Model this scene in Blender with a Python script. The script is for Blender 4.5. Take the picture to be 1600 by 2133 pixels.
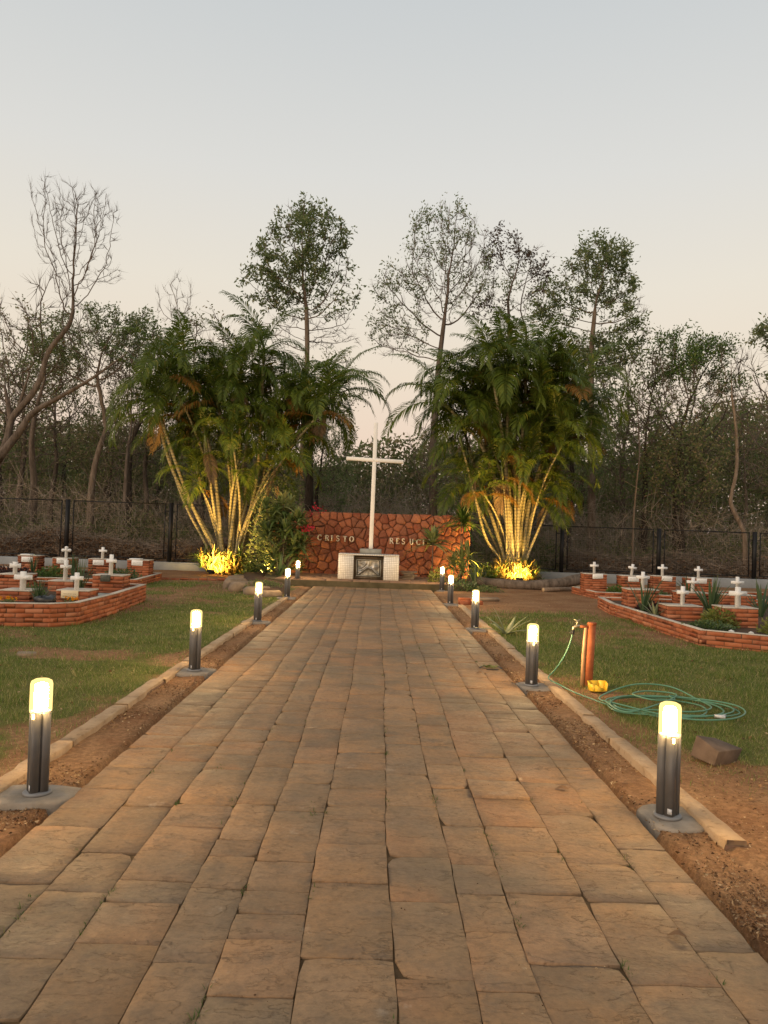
import bpy, math, random
import numpy as np
from mathutils import Vector, Matrix, Euler

# ------------------------------------------------------------------ scene, camera, sky, sun, exposure
for o in list(bpy.data.objects):
    bpy.data.objects.remove(o)
SC = bpy.context.scene
COL = SC.collection
R = math.radians
PI = math.pi

cam_d = bpy.data.cameras.new('camera')
cam_d.sensor_fit = 'VERTICAL'
cam_d.sensor_height = 36.0
cam_d.lens = 1602.0 / 2133.0 * 36.0
cam_d.clip_start = 0.05
cam_d.clip_end = 2000.0
cam = bpy.data.objects.new('camera', cam_d)
COL.objects.link(cam)
cam.location = (0.0, 0.0, 1.55)
cam.rotation_euler = (Matrix.Rotation(R(-0.45), 3, 'Z') @ Matrix.Rotation(R(91.4), 3, 'X') @ Matrix.Rotation(R(2.0), 3, 'Z')).to_euler()
SC.camera = cam

SUN_EL, SUN_ROT = 3.0, 222.0          # low dusk sun, behind and to one side
world = bpy.data.worlds.new('World')
SC.world = world
world.use_nodes = True
wn, wl = world.node_tree.nodes, world.node_tree.links
wn.clear()
w_out = wn.new('ShaderNodeOutputWorld')
w_bg = wn.new('ShaderNodeBackground')
sky = wn.new('ShaderNodeTexSky')
sky.sky_type = 'NISHITA'
sky.sun_disc = False
sky.sun_elevation = R(SUN_EL)
sky.sun_rotation = R(SUN_ROT)
sky.air_density = 1.0
sky.dust_density = 2.0
sky.ozone_density = 1.5
# dusk afterglow: the pale peach band near the horizon fading to grey-blue overhead
w_tc = wn.new('ShaderNodeTexCoord')
w_sep = wn.new('ShaderNodeSeparateXYZ')
w_ramp = wn.new('ShaderNodeValToRGB')
wl.new(w_tc.outputs['Generated'], w_sep.inputs[0])
wl.new(w_sep.outputs['Z'], w_ramp.inputs[0])
cr = w_ramp.color_ramp
cr.elements[0].position, cr.elements[0].color = 0.0, (0.64, 0.48, 0.40, 1)
cr.elements[1].position, cr.elements[1].color = 1.0, (0.34, 0.385, 0.43, 1)
for p, c in ((0.10, (0.70, 0.535, 0.425)), (0.20, (0.70, 0.595, 0.475)), (0.30, (0.67, 0.615, 0.525)), (0.42, (0.595, 0.585, 0.555)), (0.58, (0.49, 0.51, 0.515))):
    e = cr.elements.new(p)
    e.color = (*c, 1)
w_gain = wn.new('ShaderNodeVectorMath')
w_gain.operation = 'SCALE'
w_gain.inputs['Scale'].default_value = 10.0
wl.new(w_ramp.outputs['Color'], w_gain.inputs[0])
w_mix = wn.new('ShaderNodeMixRGB')
w_mix.inputs[0].default_value = 0.88
wl.new(sky.outputs['Color'], w_mix.inputs[1])
wl.new(w_gain.outputs[0], w_mix.inputs[2])
w_bg.inputs['Strength'].default_value = 0.10
wl.new(w_mix.outputs[0], w_bg.inputs['Color'])
wl.new(w_bg.outputs[0], w_out.inputs['Surface'])

sun_d = bpy.data.lights.new('sun', 'SUN')
sun_d.energy = 1.3
sun_d.angle = R(45)
sun_d.color = (1.0, 0.78, 0.58)
sun = bpy.data.objects.new('sun', sun_d)
COL.objects.link(sun)
_az = R(SUN_ROT)
_dir = Vector((math.sin(_az) * math.cos(R(14)), math.cos(_az) * math.cos(R(14)), math.sin(R(14))))
sun.rotation_euler = _dir.to_track_quat('Z', 'Y').to_euler()

SC.view_settings.view_transform = 'Standard'
SC.view_settings.look = 'None'
SC.view_settings.exposure = 0.45
SC.view_settings.gamma = 1.0
SC.view_settings.use_curve_mapping = False
SC.render.engine = 'CYCLES'
SC.cycles.use_denoising = True
SC.cycles.max_bounces = 6
SC.cycles.diffuse_bounces = 3
SC.cycles.glossy_bounces = 2
SC.cycles.transmission_bounces = 4
SC.cycles.transparent_max_bounces = 8
SC.cycles.caustics_reflective = False
SC.cycles.caustics_refractive = False
SC.cycles.sample_clamp_indirect = 4.0

# ------------------------------------------------------------------ helpers
rng = np.random.default_rng(7)
rnd = random.Random(7)


class MB:
    """collects vertices and faces and links them as one mesh object"""
    def __init__(self):
        self.v, self.f, self.n = [], [], 0

    def add(self, V, F):
        V = np.asarray(V, float).reshape(-1, 3)
        if isinstance(F, np.ndarray):
            self.f.append(F + self.n)
        else:
            for k in set(len(q) for q in F):
                self.f.append(np.array([q for q in F if len(q) == k], int) + self.n)
        self.v.append(V)
        self.n += len(V)

    def box(self, c, s, rz=0.0, taper=1.0):
        x, y, z = (s[0] / 2, s[1] / 2, s[2] / 2)
        V = np.array([(-x, -y, -z), (x, -y, -z), (x, y, -z), (-x, y, -z), (-x * taper, -y * taper, z), (x * taper, -y * taper, z), (x * taper, y * taper, z), (-x * taper, y * taper, z)])
        if rz:
            a, b = math.cos(rz), math.sin(rz)
            V = np.stack([V[:, 0] * a - V[:, 1] * b, V[:, 0] * b + V[:, 1] * a, V[:, 2]], 1)
        self.add(V + np.array(c), [(0, 3, 2, 1), (4, 5, 6, 7), (0, 1, 5, 4), (1, 2, 6, 5), (2, 3, 7, 6), (3, 0, 4, 7)])

    def bevel_box(self, c, s, b, rz=0.0):
        """box with chamfered edges: three stacked outlines"""
        x, y, z = (s[0] / 2, s[1] / 2, s[2] / 2)
        rings = []
        for zz, i in ((-z, b), (-z + b, 0), (z - b, 0), (z, b)):
            X, Y = x - i, y - i
            q = b * 0.7 if i == 0 else 0.0
            rings.append([(-X + q, -Y, zz), (X - q, -Y, zz), (X, -Y + q, zz), (X, Y - q, zz), (X - q, Y, zz), (-X + q, Y, zz), (-X, Y - q, zz), (-X, -Y + q, zz)])
        V = np.array(rings).reshape(-1, 3)
        if rz:
            a, d = math.cos(rz), math.sin(rz)
            V = np.stack([V[:, 0] * a - V[:, 1] * d, V[:, 0] * d + V[:, 1] * a, V[:, 2]], 1)
        F = [tuple(range(7, -1, -1)), tuple(range(24, 32))]
        for k in range(3):
            for j in range(8):
                F.append((k * 8 + j, k * 8 + (j + 1) % 8, k * 8 + 8 + (j + 1) % 8, k * 8 + 8 + j))
        self.add(V + np.array(c), F)

    def tube(self, P, rad, n=6, caps=True):
        P = np.asarray(P, float)
        rad = np.broadcast_to(np.asarray(rad, float), (len(P),))
        T = np.gradient(P, axis=0)
        T /= np.linalg.norm(T, axis=1)[:, None] + 1e-9
        ref = np.array([0.0, 0.0, 1.0]) if abs(T[:, 2]).mean() < 0.8 else np.array([1.0, 0.0, 0.0])
        A = np.cross(T, ref)
        A /= np.linalg.norm(A, axis=1)[:, None] + 1e-9
        B = np.cross(T, A)
        an = np.arange(n) * 2 * PI / n
        V = P[:, None] + rad[:, None, None] * (np.cos(an)[None, :, None] * A[:, None] + np.sin(an)[None, :, None] * B[:, None])
        m = len(P)
        i, j = np.meshgrid(np.arange(m - 1), np.arange(n), indexing='ij')
        F = np.stack([i * n + j, i * n + (j + 1) % n, (i + 1) * n + (j + 1) % n, (i + 1) * n + j], -1).reshape(-1, 4)
        n0 = self.n
        self.add(V.reshape(-1, 3), F)
        if caps:
            self.f.append(np.array([[n0 + q for q in range(n - 1, -1, -1)]]))
            self.f.append(np.array([[n0 + (m - 1) * n + q for q in range(n)]]))

    def lathe(self, prof, n=16, c=(0, 0, 0)):
        an = np.arange(n) * 2 * PI / n
        V = np.array([[(r * math.cos(a) + c[0], r * math.sin(a) + c[1], z + c[2]) for a in an] for r, z in prof]).reshape(-1, 3)
        F = []
        m = len(prof)
        for i in range(m - 1):
            for j in range(n):
                F.append((i * n + j, i * n + (j + 1) % n, (i + 1) * n + (j + 1) % n, (i + 1) * n + j))
        n0 = self.n
        self.add(V, F)
        self.f.append(np.array([[n0 + q for q in range(n - 1, -1, -1)]]))
        self.f.append(np.array([[n0 + (m - 1) * n + q for q in range(n)]]))

    def prism(self, poly, y0, y1):
        """outline in x,z pushed along y"""
        n = len(poly)
        V = [(x, y0, z) for x, z in poly] + [(x, y1, z) for x, z in poly]
        F = [tuple(range(n)), tuple(range(2 * n - 1, n - 1, -1))]
        F += [(i, i + n, (i + 1) % n + n, (i + 1) % n) for i in range(n)]
        self.add(V, F)

    def mesh(self, name, mat, smooth=False):
        me = bpy.data.meshes.new(name)
        V = np.concatenate(self.v) if self.v else np.zeros((0, 3))
        me.vertices.add(len(V))
        me.vertices.foreach_set('co', V.astype(np.float32).ravel())
        loops = np.concatenate([f.ravel() for f in self.f])
        tot = np.concatenate([np.full(len(f), f.shape[1]) for f in self.f])
        start = np.concatenate([[0], np.cumsum(tot)[:-1]])
        me.loops.add(len(loops))
        me.loops.foreach_set('vertex_index', loops.astype(np.int32))
        me.polygons.add(len(tot))
        me.polygons.foreach_set('loop_start', start.astype(np.int32))
        me.polygons.foreach_set('loop_total', tot.astype(np.int32))
        if smooth:
            me.polygons.foreach_set('use_smooth', np.ones(len(tot), bool))
        me.update(calc_edges=True)
        me.validate()
        if mat:
            me.materials.append(mat)
        return me

    def build(self, name, mat, parent=None, loc=(0, 0, 0), smooth=False, rot=None):
        return place(name, self.mesh(name, mat, smooth), parent, loc, rot)


def place(name, me, parent=None, loc=(0, 0, 0), rot=None, scale=None):
    o = bpy.data.objects.new(name, me)
    COL.objects.link(o)
    o.location = loc
    if rot is not None:
        o.rotation_euler = rot
    if scale is not None:
        o.scale = scale
    if parent is not None:
        o.parent = parent
    return o


def tag(o, label=None, cat=None, group=None, kind=None):
    if label:
        o['label'] = label
    if cat:
        o['category'] = cat
    if group:
        o['group'] = group
    if kind:
        o['kind'] = kind
    return o


def thing(name, label, cat, loc=(0, 0, 0), group=None, rz=0.0):
    o = bpy.data.objects.new(name, None)
    o.empty_display_size = 0.2
    COL.objects.link(o)
    o.location = loc
    o.rotation_euler = (0, 0, rz)
    return tag(o, label, cat, group)


KIDS = {}


def copy_thing(src, parts, loc, rz=0.0, scale=1.0, label=None, group=None):
    c = src.copy()
    COL.objects.link(c)
    c.location = loc
    c.rotation_euler = (0, 0, rz)
    c.scale = (scale,) * 3
    tag(c, label, None, group)
    m = {src: c}
    for p in parts:                     # parents come before their children
        q = p.copy()
        COL.objects.link(q)
        q.parent = m[p.parent]
        m[p] = q
    return c


# ---- lattice noise
_LAT = rng.random((64, 64))


def vnoise(x, y):
    x, y = np.asarray(x, float), np.asarray(y, float)
    i, j = np.floor(x).astype(int), np.floor(y).astype(int)
    u, v = x - i, y - j
    u, v = u * u * (3 - 2 * u), v * v * (3 - 2 * v)
    a, b = _LAT[i % 64, j % 64], _LAT[(i + 1) % 64, j % 64]
    c, d = _LAT[i % 64, (j + 1) % 64], _LAT[(i + 1) % 64, (j + 1) % 64]
    return (a * (1 - u) + b * u) * (1 - v) + (c * (1 - u) + d * u) * v


def fbm(x, y, o=4):
    s, a, t = 0.0, 0.5, 0.0
    for k in range(o):
        s = s + a * vnoise(x * 2 ** k + 17.3 * k, y * 2 ** k + 9.1 * k)
        t += a
        a *= 0.5
    return s / t


def sstep(x, a, b):
    t = np.clip((np.asarray(x, float) - a) / (b - a), 0, 1)
    return t * t * (3 - 2 * t)


# ---- materials
class NT:
    def __init__(self, name):
        self.m = bpy.data.materials.new(name)
        self.m.use_nodes = True
        self.t = self.m.node_tree
        self.b = self.t.nodes['Principled BSDF']
        self.out = self.t.nodes['Material Output']

    def n(self, kind, **kw):
        q = self.t.nodes.new(kind)
        for k, v in kw.items():
            if k.startswith('i_'):
                q.inputs[k[2:].replace('_', ' ')].default_value = v
            else:
                setattr(q, k, v)
        return q

    def l(self, a, b):
        self.t.links.new(a, b)

    def pos(self, scale=(1, 1, 1), rand=0.0):
        g = self.n('ShaderNodeNewGeometry')
        mp = self.n('ShaderNodeMapping')
        mp.inputs['Scale'].default_value = scale
        self.l(g.outputs['Position'], mp.inputs['Vector'])
        if rand:
            oi = self.n('ShaderNodeObjectInfo')
            mu = self.n('ShaderNodeMath', operation='MULTIPLY')
            mu.inputs[1].default_value = rand
            self.l(oi.outputs['Random'], mu.inputs[0])
            cb = self.n('ShaderNodeCombineXYZ')
            for k in range(3):
                self.l(mu.outputs[0], cb.inputs[k])
            self.l(cb.outputs[0], mp.inputs['Location'])
        return mp.outputs[0]

    def noise(self, vec, scale, detail=4, rough=0.55, dist=0.0):
        q = self.n('ShaderNodeTexNoise')
        q.inputs['Scale'].default_value = scale
        q.inputs['Detail'].default_value = detail
        q.inputs['Roughness'].default_value = rough
        q.inputs['Distortion'].default_value = dist
        if vec is not None:
            self.l(vec, q.inputs['Vector'])
        return q.outputs['Fac']

    def ramp(self, fac, *stops, interp='LINEAR'):
        q = self.n('ShaderNodeValToRGB')
        e = q.color_ramp.elements
        q.color_ramp.interpolation = interp
        while len(e) < len(stops):
            e.new(0.5)
        for k, (p, c) in enumerate(stops):
            e[k].position = p
            e[k].color = (*c, 1) if hasattr(c, '__len__') else (c, c, c, 1)
        self.l(fac, q.inputs[0])
        return q.outputs['Color']

    def mix(self, fac, a, b, mode='MIX'):
        q = self.n('ShaderNodeMixRGB', blend_type=mode)
        for k, s in ((0, fac), (1, a), (2, b)):
            if hasattr(s, 'is_linked'):
                self.l(s, q.inputs[k])
            elif hasattr(s, '__len__'):
                q.inputs[k].default_value = (*s, 1)
            else:
                q.inputs[k].default_value = s
        return q.outputs[0]

    def math(self, op, a, b=None):
        q = self.n('ShaderNodeMath', operation=op)
        for k, s in ((0, a), (1, b)):
            if s is None:
                continue
            if hasattr(s, 'is_linked'):
                self.l(s, q.inputs[k])
            else:
                q.inputs[k].default_value = s
        return q.outputs[0]

    def island(self):
        return self.n('ShaderNodeNewGeometry').outputs['Random Per Island']

    def obrand(self):
        return self.n('ShaderNodeObjectInfo').outputs['Random']

    def bump(self, h, strength=0.5, dist=0.02, prev=None):
        q = self.n('ShaderNodeBump')
        q.inputs['Strength'].default_value = strength
        q.inputs['Distance'].default_value = dist
        self.l(h, q.inputs['Height'])
        if prev is not None:
            self.l(prev, q.inputs['Normal'])
        self.l(q.outputs[0], self.b.inputs['Normal'])
        return q.outputs[0]

    def done(self, color=None, rough=0.8, metal=0.0, spec=0.3):
        if color is not None:
            if hasattr(color, 'is_linked'):
                self.l(color, self.b.inputs['Base Color'])
            else:
                self.b.inputs['Base Color'].default_value = (*color, 1)
        if hasattr(rough, 'is_linked'):
            self.l(rough, self.b.inputs['Roughness'])
        else:
            self.b.inputs['Roughness'].default_value = rough
        self.b.inputs['Metallic'].default_value = metal
        self.b.inputs['Specular IOR Level'].default_value = spec
        return self.m


def mat_rough(name, c0, c1, scale=6.0, rough=0.85, bump=0.4, bscale=40.0, rand=0.0, spec=0.25, metal=0.0, objvar=0.0):
    k = NT(name)
    p = k.pos(rand=rand)
    col = k.mix(k.ramp(k.noise(p, scale, 5), (0.3, 0.0), (0.72, 1.0)), c0, c1)
    if objvar:
        col = k.mix(1.0, col, k.ramp(k.obrand(), (0.0, 1 - objvar), (1.0, 1 + objvar)), 'MULTIPLY')
    if bump:
        k.bump(k.noise(p, bscale, 6, 0.65), bump, 0.01)
    return k.done(col, rough, metal, spec)


def mat_leaf(name, stops, trans=0.35, rough=0.5, isl=True, spec=0.3):
    """leaf: colour varies leaf by leaf; some light passes through"""
    k = NT(name)
    col = k.ramp(k.island() if isl else k.obrand(), *stops)
    k.done(col, rough, 0, spec)
    tr = k.n('ShaderNodeBsdfTranslucent')
    k.l(col, tr.inputs['Color'])
    ms = k.n('ShaderNodeMixShader')
    ms.inputs[0].default_value = trans
    k.l(k.b.outputs[0], ms.inputs[1])
    k.l(tr.outputs[0], ms.inputs[2])
    k.l(ms.outputs[0], k.out.inputs['Surface'])
    return k.m


def m_slab():
    k = NT('sandstone_slab')
    p = k.pos(rand=37.0)
    g = k.n('ShaderNodeNewGeometry').outputs['Position']
    rd = k.math('FRACT', k.math('ADD', k.obrand(), k.island()))
    a = k.ramp(rd, (0.0, (0.195, 0.122, 0.070)), (0.22, (0.285, 0.175, 0.094)), (0.45, (0.35, 0.218, 0.118)), (0.7, (0.245, 0.168, 0.102)), (0.88, (0.38, 0.215, 0.110)), (1.0, (0.21, 0.148, 0.095)))
    a = k.mix(k.ramp(k.noise(p, 2.3, 5, 0.6), (0.35, 0.0), (0.75, 1.0)), a, (0.37, 0.20, 0.085))
    a = k.mix(k.ramp(k.noise(g, 0.8, 6, 0.65), (0.42, 0.0), (0.62, 0.8)), a, (0.175, 0.130, 0.080))
    a = k.mix(k.ramp(k.noise(g, 5.5, 6, 0.7), (0.50, 0.0), (0.66, 0.6)), a, (0.175, 0.122, 0.078))
    a = k.mix(k.ramp(k.noise(p, 1.7, 3, 0.5), (0.55, 0.0), (0.70, 0.6)), a, (0.38, 0.19, 0.085))
    a = k.mix(k.ramp(k.noise(g, 3.1, 7, 0.72), (0.62, 0.0), (0.74, 0.55)), a, (0.50, 0.41, 0.31))
    a = k.mix(k.ramp(k.noise(p, 34, 4, 0.7), (0.35, 0.35), (0.6, 0.0)), a, (0.10, 0.065, 0.04))
    mp = k.n('ShaderNodeMapping')
    mp.inputs['Scale'].default_value = (1.0, 2.2, 1.0)
    k.l(p, mp.inputs['Vector'])
    line = k.ramp(k.noise(mp.outputs[0], 2.2, 7, 0.62, 0.2), (0.535, 0.0), (0.556, 1.0), (0.561, 0.0))
    line = k.math('MULTIPLY', line, k.ramp(k.noise(p, 4.5, 2, 0.5), (0.58, 0.0), (0.68, 0.35)))
    a = k.mix(line, a, (0.055, 0.033, 0.018))
    ledge = k.ramp(k.noise(mp.outputs[0], 2.2, 7, 0.62, 0.2), (0.30, 0.0), (0.43, 0.22), (0.445, 0.40), (0.545, 0.50), (0.562, 0.80), (0.8, 1.0))
    fine = k.noise(p, 46, 7, 0.7)
    b1 = k.bump(ledge, 0.8, 0.026)
    q = k.n('ShaderNodeBump')
    q.inputs['Strength'].default_value = 0.5
    q.inputs['Distance'].default_value = 0.012
    k.l(fine, q.inputs['Height'])
    k.l(b1, q.inputs['Normal'])
    k.l(q.outputs[0], k.b.inputs['Normal'])
    return k.done(a, k.ramp(k.noise(p, 5, 3), (0.3, 0.62), (0.7, 0.85)), 0, 0.3)


def m_ground():
    """soil and turf; the 'turf' attribute says where grass has taken"""
    k = NT('soil_and_turf')
    p = k.pos()
    at = k.n('ShaderNodeAttribute', attribute_name='turf')
    soil = k.mix(k.ramp(k.noise(p, 1.3, 6, 0.6), (0.3, 0.0), (0.7, 1.0)), (0.27, 0.125, 0.058), (0.43, 0.26, 0.135))
    soil = k.mix(k.ramp(k.noise(p, 26, 6, 0.75), (0.42, 0.55), (0.62, 0.0)), soil, (0.115, 0.055, 0.028))
    soil = k.mix(k.ramp(k.noise(p, 75, 3, 0.7), (0.60, 0.0), (0.72, 0.6)), soil, (0.45, 0.31, 0.18))
    turf = k.mix(k.ramp(k.noise(p, 2.0, 5), (0.35, 0.0), (0.65, 1.0)), (0.125, 0.140, 0.036), (0.215, 0.200, 0.062))
    turf = k.mix(k.ramp(k.noise(p, 60, 4, 0.7), (0.4, 0.6), (0.6, 0.0)), turf, (0.075, 0.060, 0.022))
    turf = k.mix(k.ramp(k.noise(p, 95, 3, 0.7), (0.62, 0.0), (0.72, 0.5)), turf, (0.40, 0.32, 0.15))
    fac = k.math('ADD', at.outputs['Fac'], k.math('MULTIPLY', k.math('SUBTRACT', k.noise(p, 9, 5, 0.7), 0.5), 0.9))
    fac = k.ramp(fac, (0.35, 0.0), (0.6, 1.0))
    col = k.mix(fac, soil, turf)
    k.bump(k.noise(p, 38, 7, 0.75), 0.8, 0.03)
    return k.done(col, 0.95, 0, 0.1)


def m_brick():
    k = NT('fired_brick')
    p = k.pos(rand=19.0)
    a = k.ramp(k.obrand(), (0.0, (0.17, 0.050, 0.025)), (0.2, (0.31, 0.090, 0.036)), (0.5, (0.39, 0.122, 0.050)), (0.8, (0.27, 0.075, 0.034)), (1.0, (0.46, 0.19, 0.10)))
    a = k.mix(k.ramp(k.noise(p, 9, 5, 0.6), (0.4, 0.0), (0.75, 0.6)), a, (0.44, 0.20, 0.11))
    a = k.mix(k.ramp(k.noise(p, 3.0, 5, 0.7), (0.60, 0.0), (0.75, 0.7)), a, (0.10, 0.055, 0.035))
    k.bump(k.noise(p, 70, 5, 0.7), 0.35, 0.006)
    return k.done(a, 0.88, 0, 0.2)


def m_wallstone():
    k = NT('red_field_stone')
    p = k.pos(rand=29.0)
    a = k.ramp(k.obrand(), (0.0, (0.16, 0.048, 0.026)), (0.3, (0.26, 0.074, 0.036)), (0.55, (0.22, 0.085, 0.048)), (0.8, (0.33, 0.105, 0.050)), (1.0, (0.37, 0.145, 0.075)))
    a = k.mix(k.ramp(k.noise(p, 7, 6, 0.65), (0.4, 0.0), (0.7, 0.7)), a, (0.25, 0.105, 0.058))
    a = k.mix(k.ramp(k.noise(p, 19, 5, 0.65), (0.58, 0.0), (0.72, 0.6)), a, (0.47, 0.22, 0.12))
    k.bump(k.noise(p, 14, 7, 0.65), 0.9, 0.05)
    return k.done(a, 0.85, 0, 0.25)


def m_kerb():
    k = NT('weathered_kerb')
    p = k.pos(rand=11.0)
    a = k.mix(k.ramp(k.noise(p, 4, 6, 0.65), (0.3, 0.0), (0.7, 1.0)), (0.30, 0.20, 0.115), (0.47, 0.335, 0.21))
    a = k.mix(k.ramp(k.noise(p, 17, 6, 0.7), (0.55, 0.0), (0.72, 0.8)), a, (0.16, 0.10, 0.055))
    k.bump(k.noise(p, 30, 7, 0.7), 0.7, 0.015)
    return k.done(a, 0.9, 0, 0.2)


def m_tiles():
    k = NT('small_white_mosaic')
    tc = k.n('ShaderNodeTexCoord')
    br = k.n('ShaderNodeTexBrick', offset=0.0)
    br.inputs['Scale'].default_value = 1.0
    br.inputs['Brick Width'].default_value = 0.05
    br.inputs['Row Height'].default_value = 0.05
    br.inputs['Mortar Size'].default_value = 0.0045
    br.inputs['Color1'].default_value = (0.76, 0.74, 0.68, 1)
    br.inputs['Color2'].default_value = (0.66, 0.63, 0.57, 1)
    br.inputs['Mortar'].default_value = (0.34, 0.31, 0.26, 1)
    sp = k.n('ShaderNodeSeparateXYZ')
    k.l(tc.outputs['Object'], sp.inputs[0])
    cb = k.n('ShaderNodeCombineXYZ')
    k.l(sp.outputs['X'], cb.inputs[0])
    k.l(k.math('ADD', sp.outputs['Z'], sp.outputs['Y']), cb.inputs[1])
    k.l(cb.outputs[0], br.inputs['Vector'])
    a = k.mix(k.ramp(k.noise(k.pos(), 3, 5), (0.5, 0.0), (0.8, 0.35)), br.outputs['Color'], (0.45, 0.38, 0.28))
    k.bump(k.math('SUBTRACT', 1.0, br.outputs['Fac']), 0.4, 0.004)
    return k.done(a, 0.35, 0, 0.5)


def m_plaque(name, base, ink):
    """flat print: rows of small lettering"""
    k = NT(name)
    tc = k.n('ShaderNodeTexCoord').outputs['Object']
    sp = k.n('ShaderNodeSeparateXYZ')
    k.l(tc, sp.inputs[0])
    row = k.math('SINE', k.math('MULTIPLY', sp.outputs['Z'], 165.0))
    row = k.ramp(row, (0.45, 0.0), (0.6, 1.0))
    inside = k.math('LESS_THAN', k.math('ABSOLUTE', sp.outputs['X']), 0.105)
    inside2 = k.math('LESS_THAN', k.math('ABSOLUTE', sp.outputs['Z']), 0.042)
    mp = k.n('ShaderNodeMapping')
    mp.inputs['Scale'].default_value = (1.0, 0.05, 0.6)
    k.l(tc, mp.inputs['Vector'])
    lt = k.ramp(k.noise(mp.outputs[0], 130, 2, 0.6), (0.46, 0.0), (0.54, 1.0))
    f = k.math('MULTIPLY', k.math('MULTIPLY', row, lt), k.math('MULTIPLY', inside, inside2))
    f = k.math('MULTIPLY', f, 0.75)
    return k.done(k.mix(f, base, ink), 0.4, 0, 0.4)


def m_emit(name, col, strength):
    k = NT(name)
    k.b.inputs['Base Color'].default_value = (0.9, 0.88, 0.8, 1)
    k.b.inputs['Emission Color'].default_value = (*col, 1)
    k.b.inputs['Emission Strength'].default_value = strength
    k.m.cycles.emission_sampling = 'FRONT'
    return k.m


def m_sleeve():
    """frosted sleeve round the bulb: lets some light pass, its amber emission stands in for the halo"""
    k = NT('frosted_lamp_sleeve')
    tr = k.n('ShaderNodeBsdfTransparent')
    em = k.n('ShaderNodeEmission')
    em.inputs['Color'].default_value = (1.0, 0.70, 0.24, 1)  # amber emission added to imitate the halo round the lit head
    em.inputs['Strength'].default_value = 1.35
    ms = k.n('ShaderNodeMixShader')
    ms.inputs[0].default_value = 0.78
    k.l(tr.outputs[0], ms.inputs[1])
    k.l(em.outputs[0], ms.inputs[2])
    k.l(ms.outputs[0], k.out.inputs['Surface'])
    k.m.cycles.emission_sampling = 'NONE'
    return k.m


def m_stem():
    """ringed palm stem"""
    k = NT('ringed_palm_stem')
    p = k.pos()
    sp = k.n('ShaderNodeSeparateXYZ')
    k.l(p, sp.inputs[0])
    w = k.math('SINE', k.math('ADD', k.math('MULTIPLY', sp.outputs['Z'], 62.0), k.math('MULTIPLY', k.obrand(), 40.0)))
    base = k.mix(k.ramp(k.noise(p, 5, 5), (0.3, 0.0), (0.7, 1.0)), (0.24, 0.21, 0.095), (0.36, 0.29, 0.15))
    a = k.mix(k.ramp(w, (0.72, 0.0), (0.95, 0.85)), base, (0.10, 0.08, 0.045))
    k.bump(w, 0.3, 0.01)
    return k.done(a, 0.65, 0, 0.3)


def m_bark(name, c0, c1):
    k = NT(name)
    p = k.pos(scale=(1, 1, 0.25))
    n1 = k.noise(p, 9, 6, 0.7)
    a = k.mix(k.ramp(n1, (0.35, 0.0), (0.65, 1.0)), c0, c1)
    k.bump(n1, 0.7, 0.04)
    return k.done(a, 0.92, 0, 0.15)


M = {}
M['slab'] = m_slab()
M['ground'] = m_ground()
M['brick'] = m_brick()
M['wallstone'] = m_wallstone()
M['kerb'] = m_kerb()
M['tiles'] = m_tiles()
M['mortar'] = mat_rough('brick_mortar', (0.10, 0.055, 0.034), (0.20, 0.115, 0.072), 8, 0.95, 0.4, 60)
M['coping'] = mat_rough('pale_coping_mortar', (0.42, 0.35, 0.27), (0.60, 0.53, 0.44), 6, 0.9, 0.4, 50)
M['wallmortar'] = mat_rough('dark_wall_joint', (0.13, 0.055, 0.034), (0.21, 0.095, 0.058), 6, 0.95, 0.6, 40)
M['joint'] = mat_rough('joint_soil', (0.055, 0.033, 0.016), (0.20, 0.125, 0.062), 4, 0.98, 0.7, 60)
M['white'] = mat_rough('white_painted_concrete', (0.70, 0.68, 0.64), (0.87, 0.86, 0.83), 7, 0.7, 0.25, 60, rand=9)
M['crosspaint'] = mat_rough('white_gloss_paint', (0.76, 0.72, 0.64), (0.85, 0.82, 0.75), 2, 0.5, 0.1, 40)
M['plinthstone'] = mat_rough('grey_plinth_stone', (0.22, 0.21, 0.17), (0.36, 0.35, 0.30), 7, 0.75, 0.4, 40)
M['concrete'] = mat_rough('rough_footing_concrete', (0.22, 0.18, 0.135), (0.34, 0.285, 0.225), 9, 0.92, 0.7, 40, rand=5)
M['greywall'] = mat_rough('blue_grey_plinth_paint', (0.215, 0.225, 0.225), (0.30, 0.31, 0.31), 2.5, 0.85, 0.3, 30)
M['post'] = mat_rough('charcoal_powder_coat', (0.085, 0.078, 0.072), (0.105, 0.097, 0.090), 12, 0.5, 0.05, 90, spec=0.4)
M['base'] = mat_rough('grey_base_metal', (0.16, 0.155, 0.15), (0.22, 0.215, 0.21), 12, 0.5, 0.1, 80, spec=0.4)
M['sticker'] = mat_rough('silver_sticker', (0.42, 0.42, 0.42), (0.6, 0.6, 0.6), 60, 0.4, 0, spec=0.5)
M['fence'] = mat_rough('black_fence_paint', (0.008, 0.008, 0.008), (0.014, 0.013, 0.013), 9, 0.55, 0, spec=0.3)
M['bulb'] = m_emit('bulb_glow', (1.0, 0.66, 0.29), 1350.0)
M['sleeve'] = m_sleeve()
M['bronze'] = mat_rough('dark_bronze_frame', (0.075, 0.055, 0.035), (0.12, 0.09, 0.06), 20, 0.45, 0.2, 60, metal=0.4)
M['relief'] = mat_rough('tin_relief', (0.16, 0.15, 0.125), (0.42, 0.40, 0.36), 11, 0.38, 0.3, 50, metal=0.75)
M['letter'] = mat_rough('pale_brass_letter', (0.66, 0.55, 0.38), (0.78, 0.68, 0.50), 9, 0.4, 0, metal=0.25, spec=0.5)
M['plaque'] = m_plaque('white_plaque', (0.76, 0.74, 0.69), (0.10, 0.09, 0.08))
M['creamplaque'] = m_plaque('cream_plaque', (0.72, 0.60, 0.38), (0.18, 0.08, 0.03))
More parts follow.
